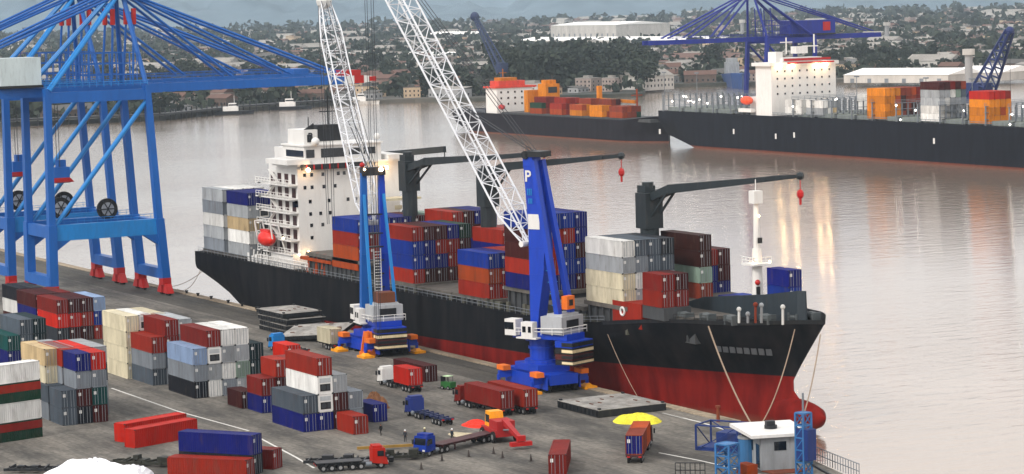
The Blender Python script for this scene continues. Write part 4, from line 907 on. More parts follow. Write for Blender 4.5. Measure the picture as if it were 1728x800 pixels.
    if style == 'plate':
        tw = MB(); prof = [(9.4, .6, 1.7), (13, .4, 2.3), (19, -.2, 3.6), (23.5, -.4, 4.0), (27, -.2, 3.6), (31, .3, 3.0), (H_-1.5, .9, 2.6), (H_, 1.1, 2.4)]
        for (z0, xc0, w0), (z1, xc1, w1) in zip(prof, prof[1:]):
            w0 *= .82; w1 *= .82; tw.hexa([(xc0-w0/2, -1.15, z0), (xc0+w0/2, -1.15, z0), (xc0+w0/2, 1.15, z0), (xc0-w0/2, 1.15, z0), (xc1-w1/2, -1.15, z1), (xc1+w1/2, -1.15, z1), (xc1+w1/2, 1.15, z1), (xc1-w1/2, 1.15, z1)]); tw.box(xc1-w1/2-.06, xc1+w1/2+.06, -1.2, 1.2, z1-.12, z1)
        t = tw.build('tower', MHB, o)
        for sy in (-1.1, 1.1): MB().beam((-5.6, sy*1.6, 9.4), (-.2, sy, H_-.6), 1.0, .9, h2=.8).build('back_strut', MHB, o)
        st = MB()
        for i in range(12): z = 12+i*1.9; x = -5.6+(z-9.4)/(H_-10)*5.4+.9; st.box(x, x+.9, -.8, .8, z, z+.1)
        st.build('ladder', CRBL, o)
        sd = MB().box(-1.2, 1.2, 1.21, 1.26, 26.5, 29.0).build('white_panel', WHITE, t)
        text('P', 2.6, WHITE, t, (1.0, 1.23, 35.2), (R(90), 0, R(180)), 'lettering'); text('III', 1.5, CRBL, t, (.75, 1.23, 32.6), (R(90), 0, R(180)), 'lettering'); text('III', 1.2, CRBL, t, (.6, 1.23, 31.1), (R(90), 0, R(180)), 'lettering')
        MB().box(-1.9, 1.2, -1.5, 1.5, H_, H_+.9).tube((1.4, -1.5, H_+.3), (1.4, 1.5, H_+.3), .7, 10).build('sheave_head', STEEL, o)
        k = MB().box(-6.4, -5.2, -1.0, 1.0, 13.4, 15.6); k.build('winch_guard', mat('deep_orange', ''), o); MB().box(-6.46, -6.38, -.5, .5, 14, 15).build('winch_hole', STEEL, o)
    else:
        for sy in (-1, 1):
            MB().beam((1.2, sy*2.1, 6.4), (.3, sy*1.9, H_*.55), 1.15, 1.4, w2=1.2, h2=1.5, upv=(0, 1, 0)).beam((.3, sy*1.9, H_*.55), (0, sy*1.7, H_), 1.2, 1.5, w2=.9, h2=1.0, upv=(0, 1, 0)).build('tower_leg', MHB if sy < 0 else CRB, o)
            MB().beam((-4.6, sy*2.4, 6.4), (-.5, sy*1.9, H_-4), .5, .5).build('back_strut', CRBL, o)
        cm = MB()
        for z in (12, 14.5, 17, 19.5, 22, 25.5): cm.box(-.4, .6, -1.6, 1.6, z, z+.25)
        cm.build('cross_member', STEEL, o)
        ld = MB()
        for i in range(22): z = 10+i*.55; ld.box(-.6, -.5, -.9, .3, z, z+.12)
        ld.box(-.7, -.45, -1.0, -.9, 9.4, 22.2).box(-.7, -.45, .3, .4, 9.4, 22.2); ld.build('ladder', WHITE, o)
        MB().box(-1.2, .8, -2.2, 2.2, H_-.5, H_+1.).build('sheave_head', STEEL, o); MB().ball((.9, 1.6, H_+1.4), .5).build('warning_lamp', REDP, o); MB().ball((-1.3, -1.3, H_+.6), .4).ball((-1.3, 1.9, H_+.7), .2).build('floodlight', LAMPO, o)
        af = MB()
        for (x, y) in ((3.2, -1.), (3.2, .6), (5.4, -1.), (5.4, .6)): c0 = W(x, y-3.9); c1 = W(x*.5+2.15, y*.4-3.9); af.beam((*c0, .1), (*c1, 4.6), .4)
        wbox(af, 3.0, 5.6, -5.2, -3.1, .05, .9); wbox(af, 3.8, 4.8, -4.5, -3.6, 3.4, 4.6); af.build('cable_winch', mat('deep_orange', ''), o)
        MB().box(-6.2, -3.2, -1.6, 1.6, 12.7, 14.6).build('winch_drum', mat('drum_rust', '6a3a20'), o)
    f0 = Vector(boomfoot); az, el = boomdir; dr = Vector((math.cos(az)*math.cos(el), math.sin(az)*math.cos(el), math.sin(el))); tip = f0+dr*blen
    bm = MB(); lattice(bm, f0, tip, 1.2, 3.3, 1.6, (0, 0, 1), 19, .17 if style == 'plate' else .15, .5); bo = bm.build('boom', CWHITE, o)
    MB().tube(f0+Vector((0, -2, 0)), f0+Vector((0, 2, 0)), .5, 10).build('boom_pivot', WHITE, o)
    MB().ball(tip, 1.6, nu=8, nv=6).build('boom_head', mat('boom_head_white', 'c8c8c6'), o)
    th_ = Vector((0.6, 0, H_+.7)); rp = MB()
    for e in (-.9, 0, .9): rp.tube(th_+Vector((0, e, 0)), tip+Vector((0, e, 1.5)), .07, 4, cap=False)
    for e in (-.5, .5): rp.tube(th_+Vector((0, e, 0)), f0.lerp(tip, .42)+Vector((0, e, 1.2)), .1, 4, cap=False)
    rp.build('luffing_rope', CABLE, o)
    rp = MB()
    for e in (-1.2, -.5, .6, 1.2): rp.tube(tip+Vector((0, e, -.5)), Vector((tip.x+.5, e*.6, 6 if style == 'plate' else 22)), .06, 4, cap=False)
    rp.build('hoist_rope', CABLE, o)
    if style != 'plate':
        dz = -2.9
        for ch_ in o.children:
            nm = ch_.name.split('.')[0]
            if nm in ('pedestal',): ch_.scale.z = .72
            elif nm in ('slewing_platform', 'machinery_house', 'counterweight', 'operator_cabin', 'side_platform', 'handrail', 'winch_drum', 'ladder'): ch_.location.z += dz
    return o
G2 = 'blue mobile harbour cranes on the quay'
P2 = gp(916, 653)
f2 = (-.92, -.39); o2 = mobile('mobile_harbour_crane', 'blue mobile harbour crane with broad plate tower and tall white lattice boom, nearest the camera', P2, f2, 38.5, 'plate', (2.2, 0, 24.0), (0, R(57)), 62, G2)
P1_ = gp(638, 594)
f1 = (-.99, .12); o1 = mobile('mobile_harbour_crane', 'blue mobile harbour crane with two-legged tower standing before the white ship house', P1_, f1, 33.4, 'frame', (1.6, 0, 24.0), (0, R(59)), 48, G2)
# ============================================================ YARD: CONTAINER BLOCKS
gy = 'containers stacked in the yard'
def ys(px, py, where, cols, L=12.19, dx=0, dy=0, z0=0, **k):
    p = gp(px, py); stack(where, p.x+dx, p.y+dy, cols, z0, L=L, group=gy, **k)
# back row (nearest the gantry cranes)
ys(98, 578, 'the red-topped yard block below the gantry legs', ['dkgrey scarlet crimson', 'maroon scarlet maroon', 'maroon red maroon', 'red blue lightblue'])
ys(98, 578, 'the dark-coloured yard block left of the red-topped block', ['maroon navy maroon', 'navy navy maroon', 'maroon maroon crimson'], dx=-13.2)
ys(98, 578, 'the farthest left dark-coloured block at the frame edge', ['maroon white* charcoal', 'maroon navy dkgrey'], dx=-26.4, dy=1)
ys(216, 640, 'the beige yard block', ['cream cream cream cream', 'grey lgrey white white*', 'lgrey cream cream cream'])
ys(259, 651, 'the grey and red yard block', ['slate grey red', 'grey slate crimson crimson', 'slate lgrey grey lgrey'])
ys(329, 673, 'the pale blue topped yard block', ['charcoal grey lightblue', 'white lgrey white* crimson', 'grey white lgrey white', 'lgrey palegreen lgrey white', 'dkteal dkteal dkteal'])
ys(14, 618, 'the teal row at the left frame edge', ['navy teal', 'grey slate slate', 'dkgrey dkteal dkteal'])
ys(80, 706, 'the beige block at lower left', ['dkgrey white cream beige', 'grey grey grey lgrey*'])
ys(106, 719, 'the mixed short block at lower left', ['slate slate', 'charcoal maroon grey navy', 'maroon teal grey scarlet'], L=6.06)
ys(106, 719, 'the low block behind the mixed short block', ['grey slate', 'grey slate grey red', 'slate grey grey scarlet', 'grey lgrey slate lgrey'], dx=-6.7)
# centre
ys(513, 730, 'the centre yard block with white refrigerated boxes', ['navy slate', 'navy white* white* red', 'maroon maroon lgrey', 'grey grey'])
ys(443, 698, 'the small dark red stack left of the centre block', ['navy crimson', 'maroon maroon red', 'grey maroon crimson'], L=6.06)
ys(408, 690, 'the lone maroon box at the stack foot', ['maroon'], L=6.06)
ys(478, 668, 'the bright red pair behind the white boxes', ['red red scarlet'], L=6.06, dy=1)
ys(597, 734, 'front of the centre block on the tarmac', ['red'], L=6.06)
ys(640, 712, 'the tarmac behind the lone red box', ['navy'], L=6.06, dx=0, dy=-1)
# lone containers lying at other angles
def lone(p0, p1, z, c, label, side=1, L=12.19, **k):
    a = gp(*p0, z); b_ = gp(*p1, z); return contpx(a, b_, z, c, label, L, side=side, **k)
lone((222, 758), (340, 736), 0, 'scarlet', 'bright red container lying alone on the tarmac, front one of a parallel pair', 1)
lone((200, 749), (326, 726), 0, 'scarlet', 'bright red container lying behind another, rear one of a parallel pair', 1)
a = gp(301, 728, 2*CH); b_ = gp(425, 735, 2*CH)
for k, c in ((0, 'charcoal'), (1, 'navy')): contpx(a, b_, k*CH, c, ('navy blue container on top of a dark one at the bottom frame edge' if k else 'dark container under the navy one at the bottom frame edge'), doorc=None)
a = gp(276, 771, CH); b_ = gp(421, 777, CH); contpx(a, b_, 0, 'red', 'red container in front of the navy one, cut by the bottom frame edge')
a = gp(330, 752, CH); b_ = gp(466, 760, CH); contpx(a, b_, 0, 'crimson', 'red container end peeping out right of the navy one', side=1)
p = gp(940, 767, CH); q = gp(950, 736, CH); d = (p-q); d.z = 0; d.normalize(); c_ = p-d*6.1
cont(c_.x, c_.y, 0, 12.19, 'crimson', 'lone dark red container standing end-on on the open tarmac', rz=math.atan2(d.y, d.x))
# white, red and green striped stack at the left edge
a = gp(-40, 754); b_ = gp(66, 738)
for k, (c, s_) in enumerate((('green', 'crimson'), ('white', None), ('green', 'red'), ('white', None), ('white', None))):
    if k == 4: continue
    o = contpx(a, b_, k*2.95, c, ['dark green and red container at the bottom of the left edge stack', 'white container second up in the left edge stack', 'green container with red upper band, third up at the left edge', 'tall white container on top of the left edge stack'][k], end='door', hz=1.04)
    if s_: MB().box(-6.12, 6.12, -1.245, 1.245, 1.45, 2.6).build('painted_band', paint(s_), o)
# ------------------------------------------------------------ vehicles
TYRE = BLACK
def wheels(o, xs_, hw=1.05, r=.5, par=None):
    for x in xs_:
        for s in (-1, 1):
            w_ = MB().tube((x, s*(hw-.28), r), (x, s*hw, r), r, 14).build('wheel', TYRE, par or o)
            MB().tube((x, s*hw, r), (x, s*(hw+.02), r), r*.5, 10).build('rim', mat('rim_grey', '9a9a9a', metal=.4, rough=.4), w_)
def cabm(o, x, c, hz_=2.9):
    """tractor cab whose front is at x+2.2 (facing +x)"""
    ca = MB().hexa([(x, -1.2, .9), (x+2.2, -1.2, .6), (x+2.2, 1.2, .6), (x, 1.2, .9), (x, -1.2, hz_), (x+1.8, -1.15, hz_), (x+1.8, 1.15, hz_), (x, 1.2, hz_)]).box(x+.1, x+1.4, -1.0, 1.0, hz_, hz_+.35).build('cab', c, o)
    MB().hexa([(x+1.93, -1.05, 1.75), (x+2.02, -1.05, 1.7), (x+2.02, 1.05, 1.7), (x+1.93, 1.05, 1.75), (x+1.8, -1.0, hz_-.25), (x+1.86, -1., hz_-.25), (x+1.86, 1., hz_-.25), (x+1.8, 1., hz_-.25)]).build('windscreen', GLASS, ca)
    for s in (-1, 1):
        MB().box(x+.7, x+1.6, s*1.21-.03, s*1.21+.03, 1.8, hz_-.35).build('side_window', GLASS, ca); MB().box(x+2.2, x+2.26, s*.85-.22, s*.85+.22, .85, 1.1).build('headlight', WHITE, ca)
        MB().box(x+1.75, x+1.95, s*1.45-.12, s*1.45+.12, 1.7, 2.4).build('mirror', STEEL, ca)
    MB().box(x+2.18, x+2.34, -1.2, 1.2, .45, .8).build('bumper', STEEL, ca)
def truck(name, label, loc, rz, cabc, trailc=STEEL, L=12.6, cab=True, flat=False, deck=None, group=None):
    o = thing(name, label, 'truck', loc, rz, group)
    if cab:
        MB().box(L/2-2.6, L/2+3.2, -.45, .45, .6, .95).build('chassis', STEEL, o); cabm(o, L/2+1.4, cabc)
        wheels(o, (L/2+2.6, L/2-.2, L/2-1.4)); 
        for s in (-1, 1): MB().tube((L/2+.5, s*.9, .75), (L/2+1.3, s*.9, .75), .3, 8).build('fuel_tank', GSTEEL, o)
    t = MB(); t.box(-L/2, L/2, -.55, -.35, .85, 1.18).box(-L/2, L/2, .35, .55, .85, 1.18)
    for i in range(6): x = -L/2+.3+i*(L-.6)/5; t.box(x-.12, x+.12, -1.2, 1.2, .95, 1.22)
    if flat: t.box(-L/2, L/2, -1.22, 1.22, 1.22, 1.34)
    t.box(L*.22, L*.22+.15, -.7, -.55, .1, .9).box(L*.22, L*.22+.15, .55, .7, .1, .9); tr = t.build('trailer', trailc, o)
    wheels(o, (-L/2+1, -L/2+2.2, -L/2+3.4), par=tr)
    for s in (-1, 1): MB().box(-L/2-.05, -L/2, s*.8-.2, s*.8+.2, .9, 1.1).build('tail_lamp', REDP, tr)
    return o
PI = math.pi
# two red boxes on trailers (cabs towards the left, -X)
pA = gp(845, 704); yA = pA.y+CW/2
truck('container_truck', 'red-cabbed truck carrying a dark red container, nearer of two beside the harbour crane', (pA.x-6.1, yA, 0), PI, paint('crimson'))
cont(pA.x-6.1, yA, 1.24, 12.19, 'crimson', 'dark red container riding on the red-cabbed truck, nearer of two')
yB = yA+3.7; truck('container_trailer', 'trailer under the farther red container beside the harbour crane base', (pA.x-5.2, yB, 0), PI, paint('crimson'), cab=True)
cont(pA.x-5.2, yB, 1.24, 12.19, 'red', 'red container on the farther trailer, beside the harbour crane base')
# red box behind a white cab, and the maroon one next to it
pC = gp(692, 664); yC = pC.y+CW/2
truck('container_truck', 'white-cabbed truck carrying a bright red container in front of the rear harbour crane', (pC.x-4.5, yC, 0), PI, WHITE, L=9.5)
cont(pC.x-3.2, yC, 1.24, 6.06, 'scarlet', 'bright red short container on the white-cabbed truck')
pD = gp(739, 643); cont(pD.x-6.1, pD.y-1.3, 0, 12.19, 'maroon', 'maroon container standing behind the bright red one, beside the rear harbour crane')
# empty blue chassis truck
pE = gp(733, 712); truck('flatbed_truck', 'dark blue tractor with an empty skeletal trailer on the open tarmac', (pE.x, pE.y, 0), PI+R(-2), mat('tractor_blue', '12286e'), mat('tractor_navy', '0e1c44'), L=10)
# blue tractor with dark red flatbed (heading to the lower left)
a = gp(832, 742); b_ = gp(735, 765); d = b_-a; rz = math.atan2(d.y, d.x); m_ = a.lerp(b_, .5)
truck('flatbed_truck', 'bright blue tractor pulling a long dark red flatbed trailer', (m_.x, m_.y, 0), rz, paint('blue'), mat('flatbed_maroon', '3c1216'), L=d.length, flat=True)
a = gp(520, 797); b_ = gp(622, 790); d = b_-a; rz = math.atan2(d.y, d.x); m_ = a.lerp(b_, .5)
truck('flatbed_truck', 'bright red tractor with a long black flatbed at the bottom frame edge', (m_.x, m_.y, 0), rz, paint('scarlet'), STEEL, L=d.length-2, flat=True)
# truck seen from behind with orange and blue boxes
a = gp(1062, 800); b_ = gp(1092, 742); d = b_-a; d.z = 0; rz = math.atan2(d.y, d.x); L_t = d.length; m_ = a.lerp(b_, .5); dn = d.normalized()
truck('container_truck', 'truck seen from behind carrying rust orange containers near the quay end', (m_.x, m_.y, 0), rz, paint('maroon'), mat('flatbed_maroon', ''), L=12.6)
p = m_-dn*3.1; cont(p.x, p.y, 1.24, 6.06, 'rust', 'rust orange container with navy doors at the rear of the truck near the quay end', rz=rz+PI, doorc='navy')
p = m_+dn*3.1; cont(p.x, p.y, 1.24, 6.06, 'orange', 'orange container at the front of the truck near the quay end', rz=rz+PI)
# blue terminal tractor behind the centre stack, with a pale box on a trailer
pF = gp(478, 592); truck('container_truck', 'blue-cabbed truck half hidden behind the red stacks, pulling toward the left', (pF.x+5, pF.y, 0), PI+R(4), CRBL, L=9)
pG = gp(558, 592); truck('container_trailer', 'dark trailer carrying the short cream box by the hatch cover pile', (pG.x-3, pG.y+1.2, 0), PI, STEEL, L=8, cab=False)
cont(pG.x-3, pG.y+1.2, 1.24, 6.06, 'cream', 'short cream container on a trailer before the leaning hatch cover')
# yellow reach stacker with red boom
pH = gp(842, 742); o = thing('reach_stacker', 'reach stacker with yellow cab, red engine block and long red boom lowered to the right', 'reach stacker', pH, R(-8))
MB().box(-3.2, 3.2, -1.6, 1.6, .9, 1.9).box(-.2, 3.2, -1.4, 1.4, 1.9, 3.2).build('chassis', mat('stacker_red', '9a1414'), o); wheels(o, (-2.3, 2.4), 1.9, .85)
k = MB().hexa([(-3.0, -1.1, 1.9), (-.6, -1.1, 1.9), (-.6, 1.1, 1.9), (-3.0, 1.1, 1.9), (-2.8, -1.0, 4.1), (-.8, -1.0, 4.1), (-.8, 1., 4.1), (-2.8, 1., 4.1)]).build('cab', YEL, o)
MB().box(-2.5, -1.1, -1.13, -1.04, 2.5, 3.6).box(-2.5, -1.1, 1.04, 1.13, 2.5, 3.6).build('windows', GLASS, k)
MB().beam((2.6, 0, 3.1), (9.4, 0, 1.4), .9, .8, w2=.6, h2=.55).build('boom', mat('stacker_red', ''), o); MB().box(8.9, 9.8, -1.6, 1.6, .5, 1.1).box(9.1, 9.8, -.6, .6, 1.2, 2).build('spreader', REDP, o)
for s in (-.35, .35): MB().tube((3, s, 1.9), (5.6, s, 2.3), .14, 6).build('hydraulic_ram', GSTEEL, o)
# ------------------------------------------------------------ hatch covers, tarps and scrap
HT = mat('hatch_top', '8b8883', rough=.8, var=.45, dirt=.7, dirtcol=(.12, .08, .06), scale=.35, stretch=(1, 1, 1))
def slab(label, p, dx, dy, z, h=.9, rot=(0, 0, 0), grp=None):
    o = thing('hatch_cover', label, 'hatch cover', (p.x, p.y, z), 0, grp); o.rotation_euler = rot
    MB().box(-dx/2, dx/2, -dy/2, dy/2, h-.08, h).build('top_plate', HT, o); mb = MB().box(-dx/2+.05, dx/2-.05, -dy/2+.05, dy/2-.05, 0, h-.08)
    for i in range(int(dx/1.2)): mb.box(-dx/2+.4+i*1.2, -dx/2+.55+i*1.2, -dy/2-.06, dy/2+.06, .05, h-.1)
    mb.build('side_beams', STEEL, o)
    mb = MB(); rr = random.Random(int(p.x*7))
    for i in range(7): x, y = rr.uniform(-dx/2.4, dx/2.4), rr.uniform(-dy/2.4, dy/2.4); mb.box(x-.4, x+.5, y-.12, y+.12, h, h+.12)
    mb.build('lashing_sockets', mat('rusty', '5a3a2a'), o)
    for (x, y) in ((-1, -1), (1, -1), (1, 1), (-1, 1)): MB().box(x*(dx/2-.5)-.25, x*(dx/2-.5)+.25, y*(dy/2-.4)-.2, y*(dy/2-.4)+.2, h, h+.25).build('lifting_pad', STEEL, o)
    return o
c0, c1_, c2_, c3_ = gp(945, 688), gp(1018, 708), gp(1117, 694), gp(1048, 672)
cc = (c0+c1_+c2_+c3_)/4
slab('big flat black-sided hatch cover lying beside the front harbour crane', cc, 13.2, 12.2, .05, 1.15)
pK = gp(478, 560)
for k in range(4): slab(['lowest', 'second lowest', 'third lowest', 'topmost'][k]+' grey hatch cover in the pile beside the moored hull', pK+Vector((rnd.uniform(-.8, .8), 2+rnd.uniform(-.5, .5), 0)), 15-k*.7, 8.5, .05+k*1.15, .85, (0, 0, rnd.uniform(-.05, .05)), 'piled hatch covers')
slab('black hatch cover tilted up against the pile, right of it', gp(520, 575)+Vector((0, 2, 0)), 13, 7, 1.3, .8, (R(12), R(-4), R(38)))
def mound(name, label, cat, p, rx, ry, h, m, rz=0, seed=1, jag=.25, nr=9, na=30):
    rr = random.Random(seed); mb = MB(); mb.v.append((0, 0, h))
    for i in range(1, nr+1):
        t = i/nr
        for j in range(na):
            a = 2*math.pi*j/na; g_ = 1+jag*.4*math.sin(3*a+seed)+jag*.25*math.sin(5*a+2*seed); z = h*(1-t**(4 if name == 'sulphur_heap' else 1.7))*(1+jag*math.sin(4*a+t*7+seed)*t*.6)+rr.uniform(-.1, .1)*h
            mb.v.append((rx*t*g_*math.cos(a), ry*t*g_*math.sin(a), max(.01, z) if i < nr else .005))
    for j in range(na): mb.f.append((0, 1+j, 1+(j+1) % na)); mb.mi.append(0)
    for i in range(nr-1):
        for j in range(na): a = 1+i*na+j; b_ = 1+i*na+(j+1) % na; mb.f.append((a, a+na, b_+na, b_)); mb.mi.append(0)
    o = mb.build(name, m, loc=(p.x, p.y, p.z), smooth=False); o.rotation_euler.z = rz; return tag(o, label, cat)
mound('sulphur_heap', 'bright yellow heap of loose cargo beside the hatch cover', 'heap', gp(1076, 711), 3.9, 3.4, 1.0, mat('sulphur_yellow', 'd2c834', rough=.95, var=.3, scale=1.2, dirt=.4), R(25), 2, .16)
mound('tarpaulin', 'crumpled white tarpaulin over a bulky load at the bottom left', 'tarpaulin', gp(160, 810), 9.0, 4.2, 2.9, mat('tarp_white', 'e6e6ea', rough=.8, var=.05, dirt=.1), R(20), 5, .3)
mound('tarpaulin', 'small crumpled white tarpaulin right of the big one at the bottom frame edge', 'tarpaulin', gp(222, 806), 5.0, 2.8, 1.7, mat('tarp_white', ''), R(-20), 8, .4)
mound('tarpaulin', 'flat orange-red tarpaulin lying left of the reach stacker', 'tarpaulin', gp(804, 718), 2.8, 2.1, .9, mat('tarp_red', 'e0280e', rough=.8), 0, 3, .1)
mound('sand_heap', 'brown lumpy load behind the small navy container', 'heap', gp(632, 690), 1.8, 2.2, 2.7, mat('brown_load', '7a5338', rough=1, var=.4, scale=2), 0, 4, .3)
mound('sand_heap', 'low pale sand patch between the reach stacker and blue tractor', 'heap', gp(788, 736), 4.5, 1.8, .35, mat('pale_sand', 'a79b82', rough=1, var=.3, scale=1), 0, 9, .3)
def scrap(label, p, n, w, m, seed, name='scrap_frame', hh=1.):
    rr = random.Random(seed); mb = MB(); L_ = w
    for s in (-1, 1): mb.beam((-L_/2, s*1., .5*hh), (L_/2, s*.9, .6*hh), .25, .4)
    for i in range(n): x = -L_/2+(i+.5)*L_/n; mb.beam((x, -1.2, .55*hh+rr.uniform(0, .3)), (x+rr.uniform(-.5, .5), 1.2, .55*hh+rr.uniform(0, .4)), .2, .25)
    for i in range(n//2): x = rr.uniform(-L_/2, L_/2); mb.box(x, x+rr.uniform(.6, 1.6), -.8, rr.uniform(0, .8), .3, rr.uniform(.9, 1.6)*hh)
    o = mb.build(name, m, loc=(p.x, p.y, 0)); return tag(o, label, 'scrap')
o = scrap('black steel frame lying on the tarmac at the bottom left corner', gp(62, 797), 8, 9, STEEL, 1); o.rotation_euler.z = R(50)
o = scrap('dark machinery frame between the white tarpaulin and the red container', gp(250, 786), 10, 11, mat('olive_dark', '23241a', var=.5), 2); o.rotation_euler.z = R(40)
o = scrap('black girder heap left of the red tractor', gp(585, 783), 9, 12, STEEL, 3); o.rotation_euler.z = R(56)
o = scrap('dark scrap lying behind the red tractor', gp(680, 775), 7, 7, mat('olive_dark', ''), 4); o.rotation_euler.z = R(60)
o = tag(MB().beam((-6, 0, .4), (6, 0, .4), .35, .4).build('steel_beam', mat('ochre_beam', '8a6a2a'), loc=gp(672, 757)), 'long ochre beam lying on the ground behind the red and blue tractors', 'beam'); o.rotation_euler.z = R(72)
p = gp(756, 657); o = thing('fork_lift', 'small green forklift on the empty tarmac left of the red truck', 'forklift', p, R(200))
MB().box(-1.2, 1, -.7, .7, .35, 1.3).build('body', mat('fork_green', '1f5a26'), o); MB().box(-.7, .6, -.6, .6, 2.2, 2.3).build('roof', mat('fork_pale', 'b9d6a8'), o)
for x in (-.65, .55):
    for y in (-.55, .55): MB().tube((x, y, 1.3), (x, y, 2.2), .05, 5).build('post', STEEL, o)
MB().box(1, 1.15, -.5, .5, .1, 2.2).box(1.15, 2.1, -.35, -.2, .1, .18).box(1.15, 2.1, .2, .35, .1, .18).build('mast_and_forks', STEEL, o); wheels(o, (-.7, .65), .75, .33)
# ------------------------------------------------------------ traffic cones
for i, (px, py) in enumerate([(791, 771), (833, 766), (848, 773), (896, 778), (711, 792), (746, 778)]):
    p = gp(px, py); o = MB().box(-.28, .28, -.28, .28, 0, .06).tube((0, 0, .06), (0, 0, 1.0), .2, 10, r2=.04).build('traffic_cone', mat('cone_dark', '2c2420'), loc=p)
    tag(o, ['dark traffic cone below the red flatbed wheels', 'dark traffic cone second in the row below the reach stacker', 'tall dark cone right of its smaller neighbour', 'dark cone nearest the lone end-on container', 'dark cone below the blue tractor', 'dark cone at the front corner of the red flatbed'][i], 'traffic cone', 'traffic cones along the driving lane')
# ------------------------------------------------------------ people
def person(px, py, label, top, legs, hat=None, rz=0, step=.12, z=0., yy=None):
    p = gp(px, py, z) if yy is None else yy
    bm_ = bmesh.new(); V = []
    J = [((0, 0, .95), .15), ((0, 0, 1.15), .14), ((0, 0, 1.38), .17), ((0, 0, 1.5), .07), ((0, 0, 1.58), .07), ((0, .01, 1.68), .1), ((0, 0, 1.78), .07),
         ((.1, .0, .9), .1), ((.11, step, .5), .07), ((.11, step*.6, .08), .05), ((.11, step*.6+.16, .04), .045), ((-.1, .0, .9), .1), ((-.11, -step*.4, .5), .07), ((-.11, -step, .08), .05), ((-.11, -step+.16, .04), .045),
         ((.2, 0, 1.42), .075), ((.27, -.02, 1.14), .055), ((.27, .1, .9), .04), ((.27, .14, .81), .035), ((-.2, 0, 1.42), .075), ((-.27, .02, 1.14), .055), ((-.28, .08, .9), .04), ((-.28, .12, .81), .035)]
    E_ = [(0, 1), (1, 2), (2, 3), (3, 4), (4, 5), (5, 6), (0, 7), (7, 8), (8, 9), (9, 10), (0, 11), (11, 12), (12, 13), (13, 14), (2, 15), (15, 16), (16, 17), (17, 18), (2, 19), (19, 20), (20, 21), (21, 22)]
    me = bpy.data.meshes.new('body'); me.from_pydata([j[0] for j in J], E_, []); o = bpy.data.objects.new('person', me); COL.objects.link(o)
    sk = o.modifiers.new('s', 'SKIN'); 
    for v_, j in zip(me.skin_vertices[0].data, J): v_.radius = (j[1], j[1])
    me.skin_vertices[0].data[0].use_root = True
    o.modifiers.new('u', 'SUBSURF').levels = 1; o.modifiers['u'].render_levels = 2
    bpy.context.view_layer.update(); dg = bpy.context.evaluated_depsgraph_get(); m2_ = bpy.data.meshes.new_from_object(o.evaluated_get(dg)); bpy.data.objects.remove(o)
    for m_ in (mat('skin', '8a5a40', rough=.6), mat('cloth_'+top, top, rough=.9), mat('cloth_'+legs, legs, rough=.9)): m2_.materials.append(m_)
    for pl in m2_.polygons:
        c = pl.center; pl.material_index = 0 if (c.z > 1.5 or (abs(c.x) > .22 and c.z < .95)) else (1 if c.z > .93 else 2); pl.use_smooth = True
    o = bpy.data.objects.new('person', m2_); COL.objects.link(o); o.location = p; o.rotation_euler.z = rz
    if hat: MB().ball((0, .01, 1.74), .14, .16, .12, nu=10, nv=6).build('hard_hat', mat('hat_'+hat, hat, rough=.4), o, smooth=True)
    else: MB().ball((0, -.02, 1.74), .11, .12, .1, nu=10, nv=6).build('hair', STEEL, o, smooth=True)
    return tag(o, label, 'person', 'people on the tarmac')
person(684, 746, 'person in dark clothes and white hard hat standing behind the blue tractor', '20242c', '15181e', 'e8e8e8', 1.0)
person(717, 742, 'person with pale hard hat and olive jacket walking behind the blue tractor', '4a5030', '1c2028', 'e4e0b8', 2.2)
person(763, 744, 'person in dark jacket and white hard hat next to the sand patch', '16222c', '101418', 'f0f0f0', .4)
person(643, 735, 'person in black bending forward right of the short red box', '101012', '101012', None, 1.8, .2)
person(1262, 707, 'person in an orange vest at the quay end by the mooring rope', 'c8581a', '2a2420', None, .2) if False else None
# ------------------------------------------------------------ quay-end structures at the lower right
BF = mat('frame_blue', '0e2a66', rough=.5); BF2 = mat('frame_pale_blue', '2a6498', rough=.5, var=.3)
def hvec(p0, p1, z=0): a = gp(*p0, z); b_ = gp(*p1, z); return a, b_
# control booth
a, b_ = gp(1286, 795), gp(1364, 790); d = b_-a; d.z = 0; ux = d.normalized(); uy = Vector((-ux.y, ux.x, 0)); rz = math.atan2(ux.y, ux.x); Wd = d.length; D_ = 9.5
o = thing('control_booth', 'grey control booth with overhanging white flat roof at the quay end', 'booth', a, rz)
wl = MB().box(0, Wd, 0, D_, 0, 4.6).build('wall', paint('lgrey'), o)
MB().hexa([(-1.6, -.7, 4.6), (Wd+.6, -.7, 4.6), (Wd+.6, D_+.5, 4.6), (-1.6, D_+.5, 4.6), (-1.6, -.7, 5.0), (Wd+.6, -.7, 5.0), (Wd+.6, D_+.5, 5.1), (-1.6, D_+.5, 5.1)]).build('roof', WHITE, o)
MB().box(Wd*.27, Wd*.53, -.06, .04, 2.7, 3.9).build('window', GLASS, wl); MB().box(-.06, .04, 1, 2.6, .2, 3.4).box(-.05, .04, 4, 6, 2.2, 3.6).build('side_openings', GLASS, wl)
MB().tube((Wd*.4, D_*.45, 5.05), (Wd*.4, D_*.45, 5.5), .9, 12).box(Wd*.4-.7, Wd*.4+.5, D_*.45-.5, D_*.45+.5, 5.5, 6.1).build('roof_fan', STEEL, o)
MB().prismd([(-.2, -.4, .02), (Wd+.2, -.4, .02), (Wd*.8, -3, .02), (Wd*.1, -3, .02)], (0, 0, .12)).build('rusty_apron', mat('rust_plate', '6a3018', rough=.9, var=.4), o)
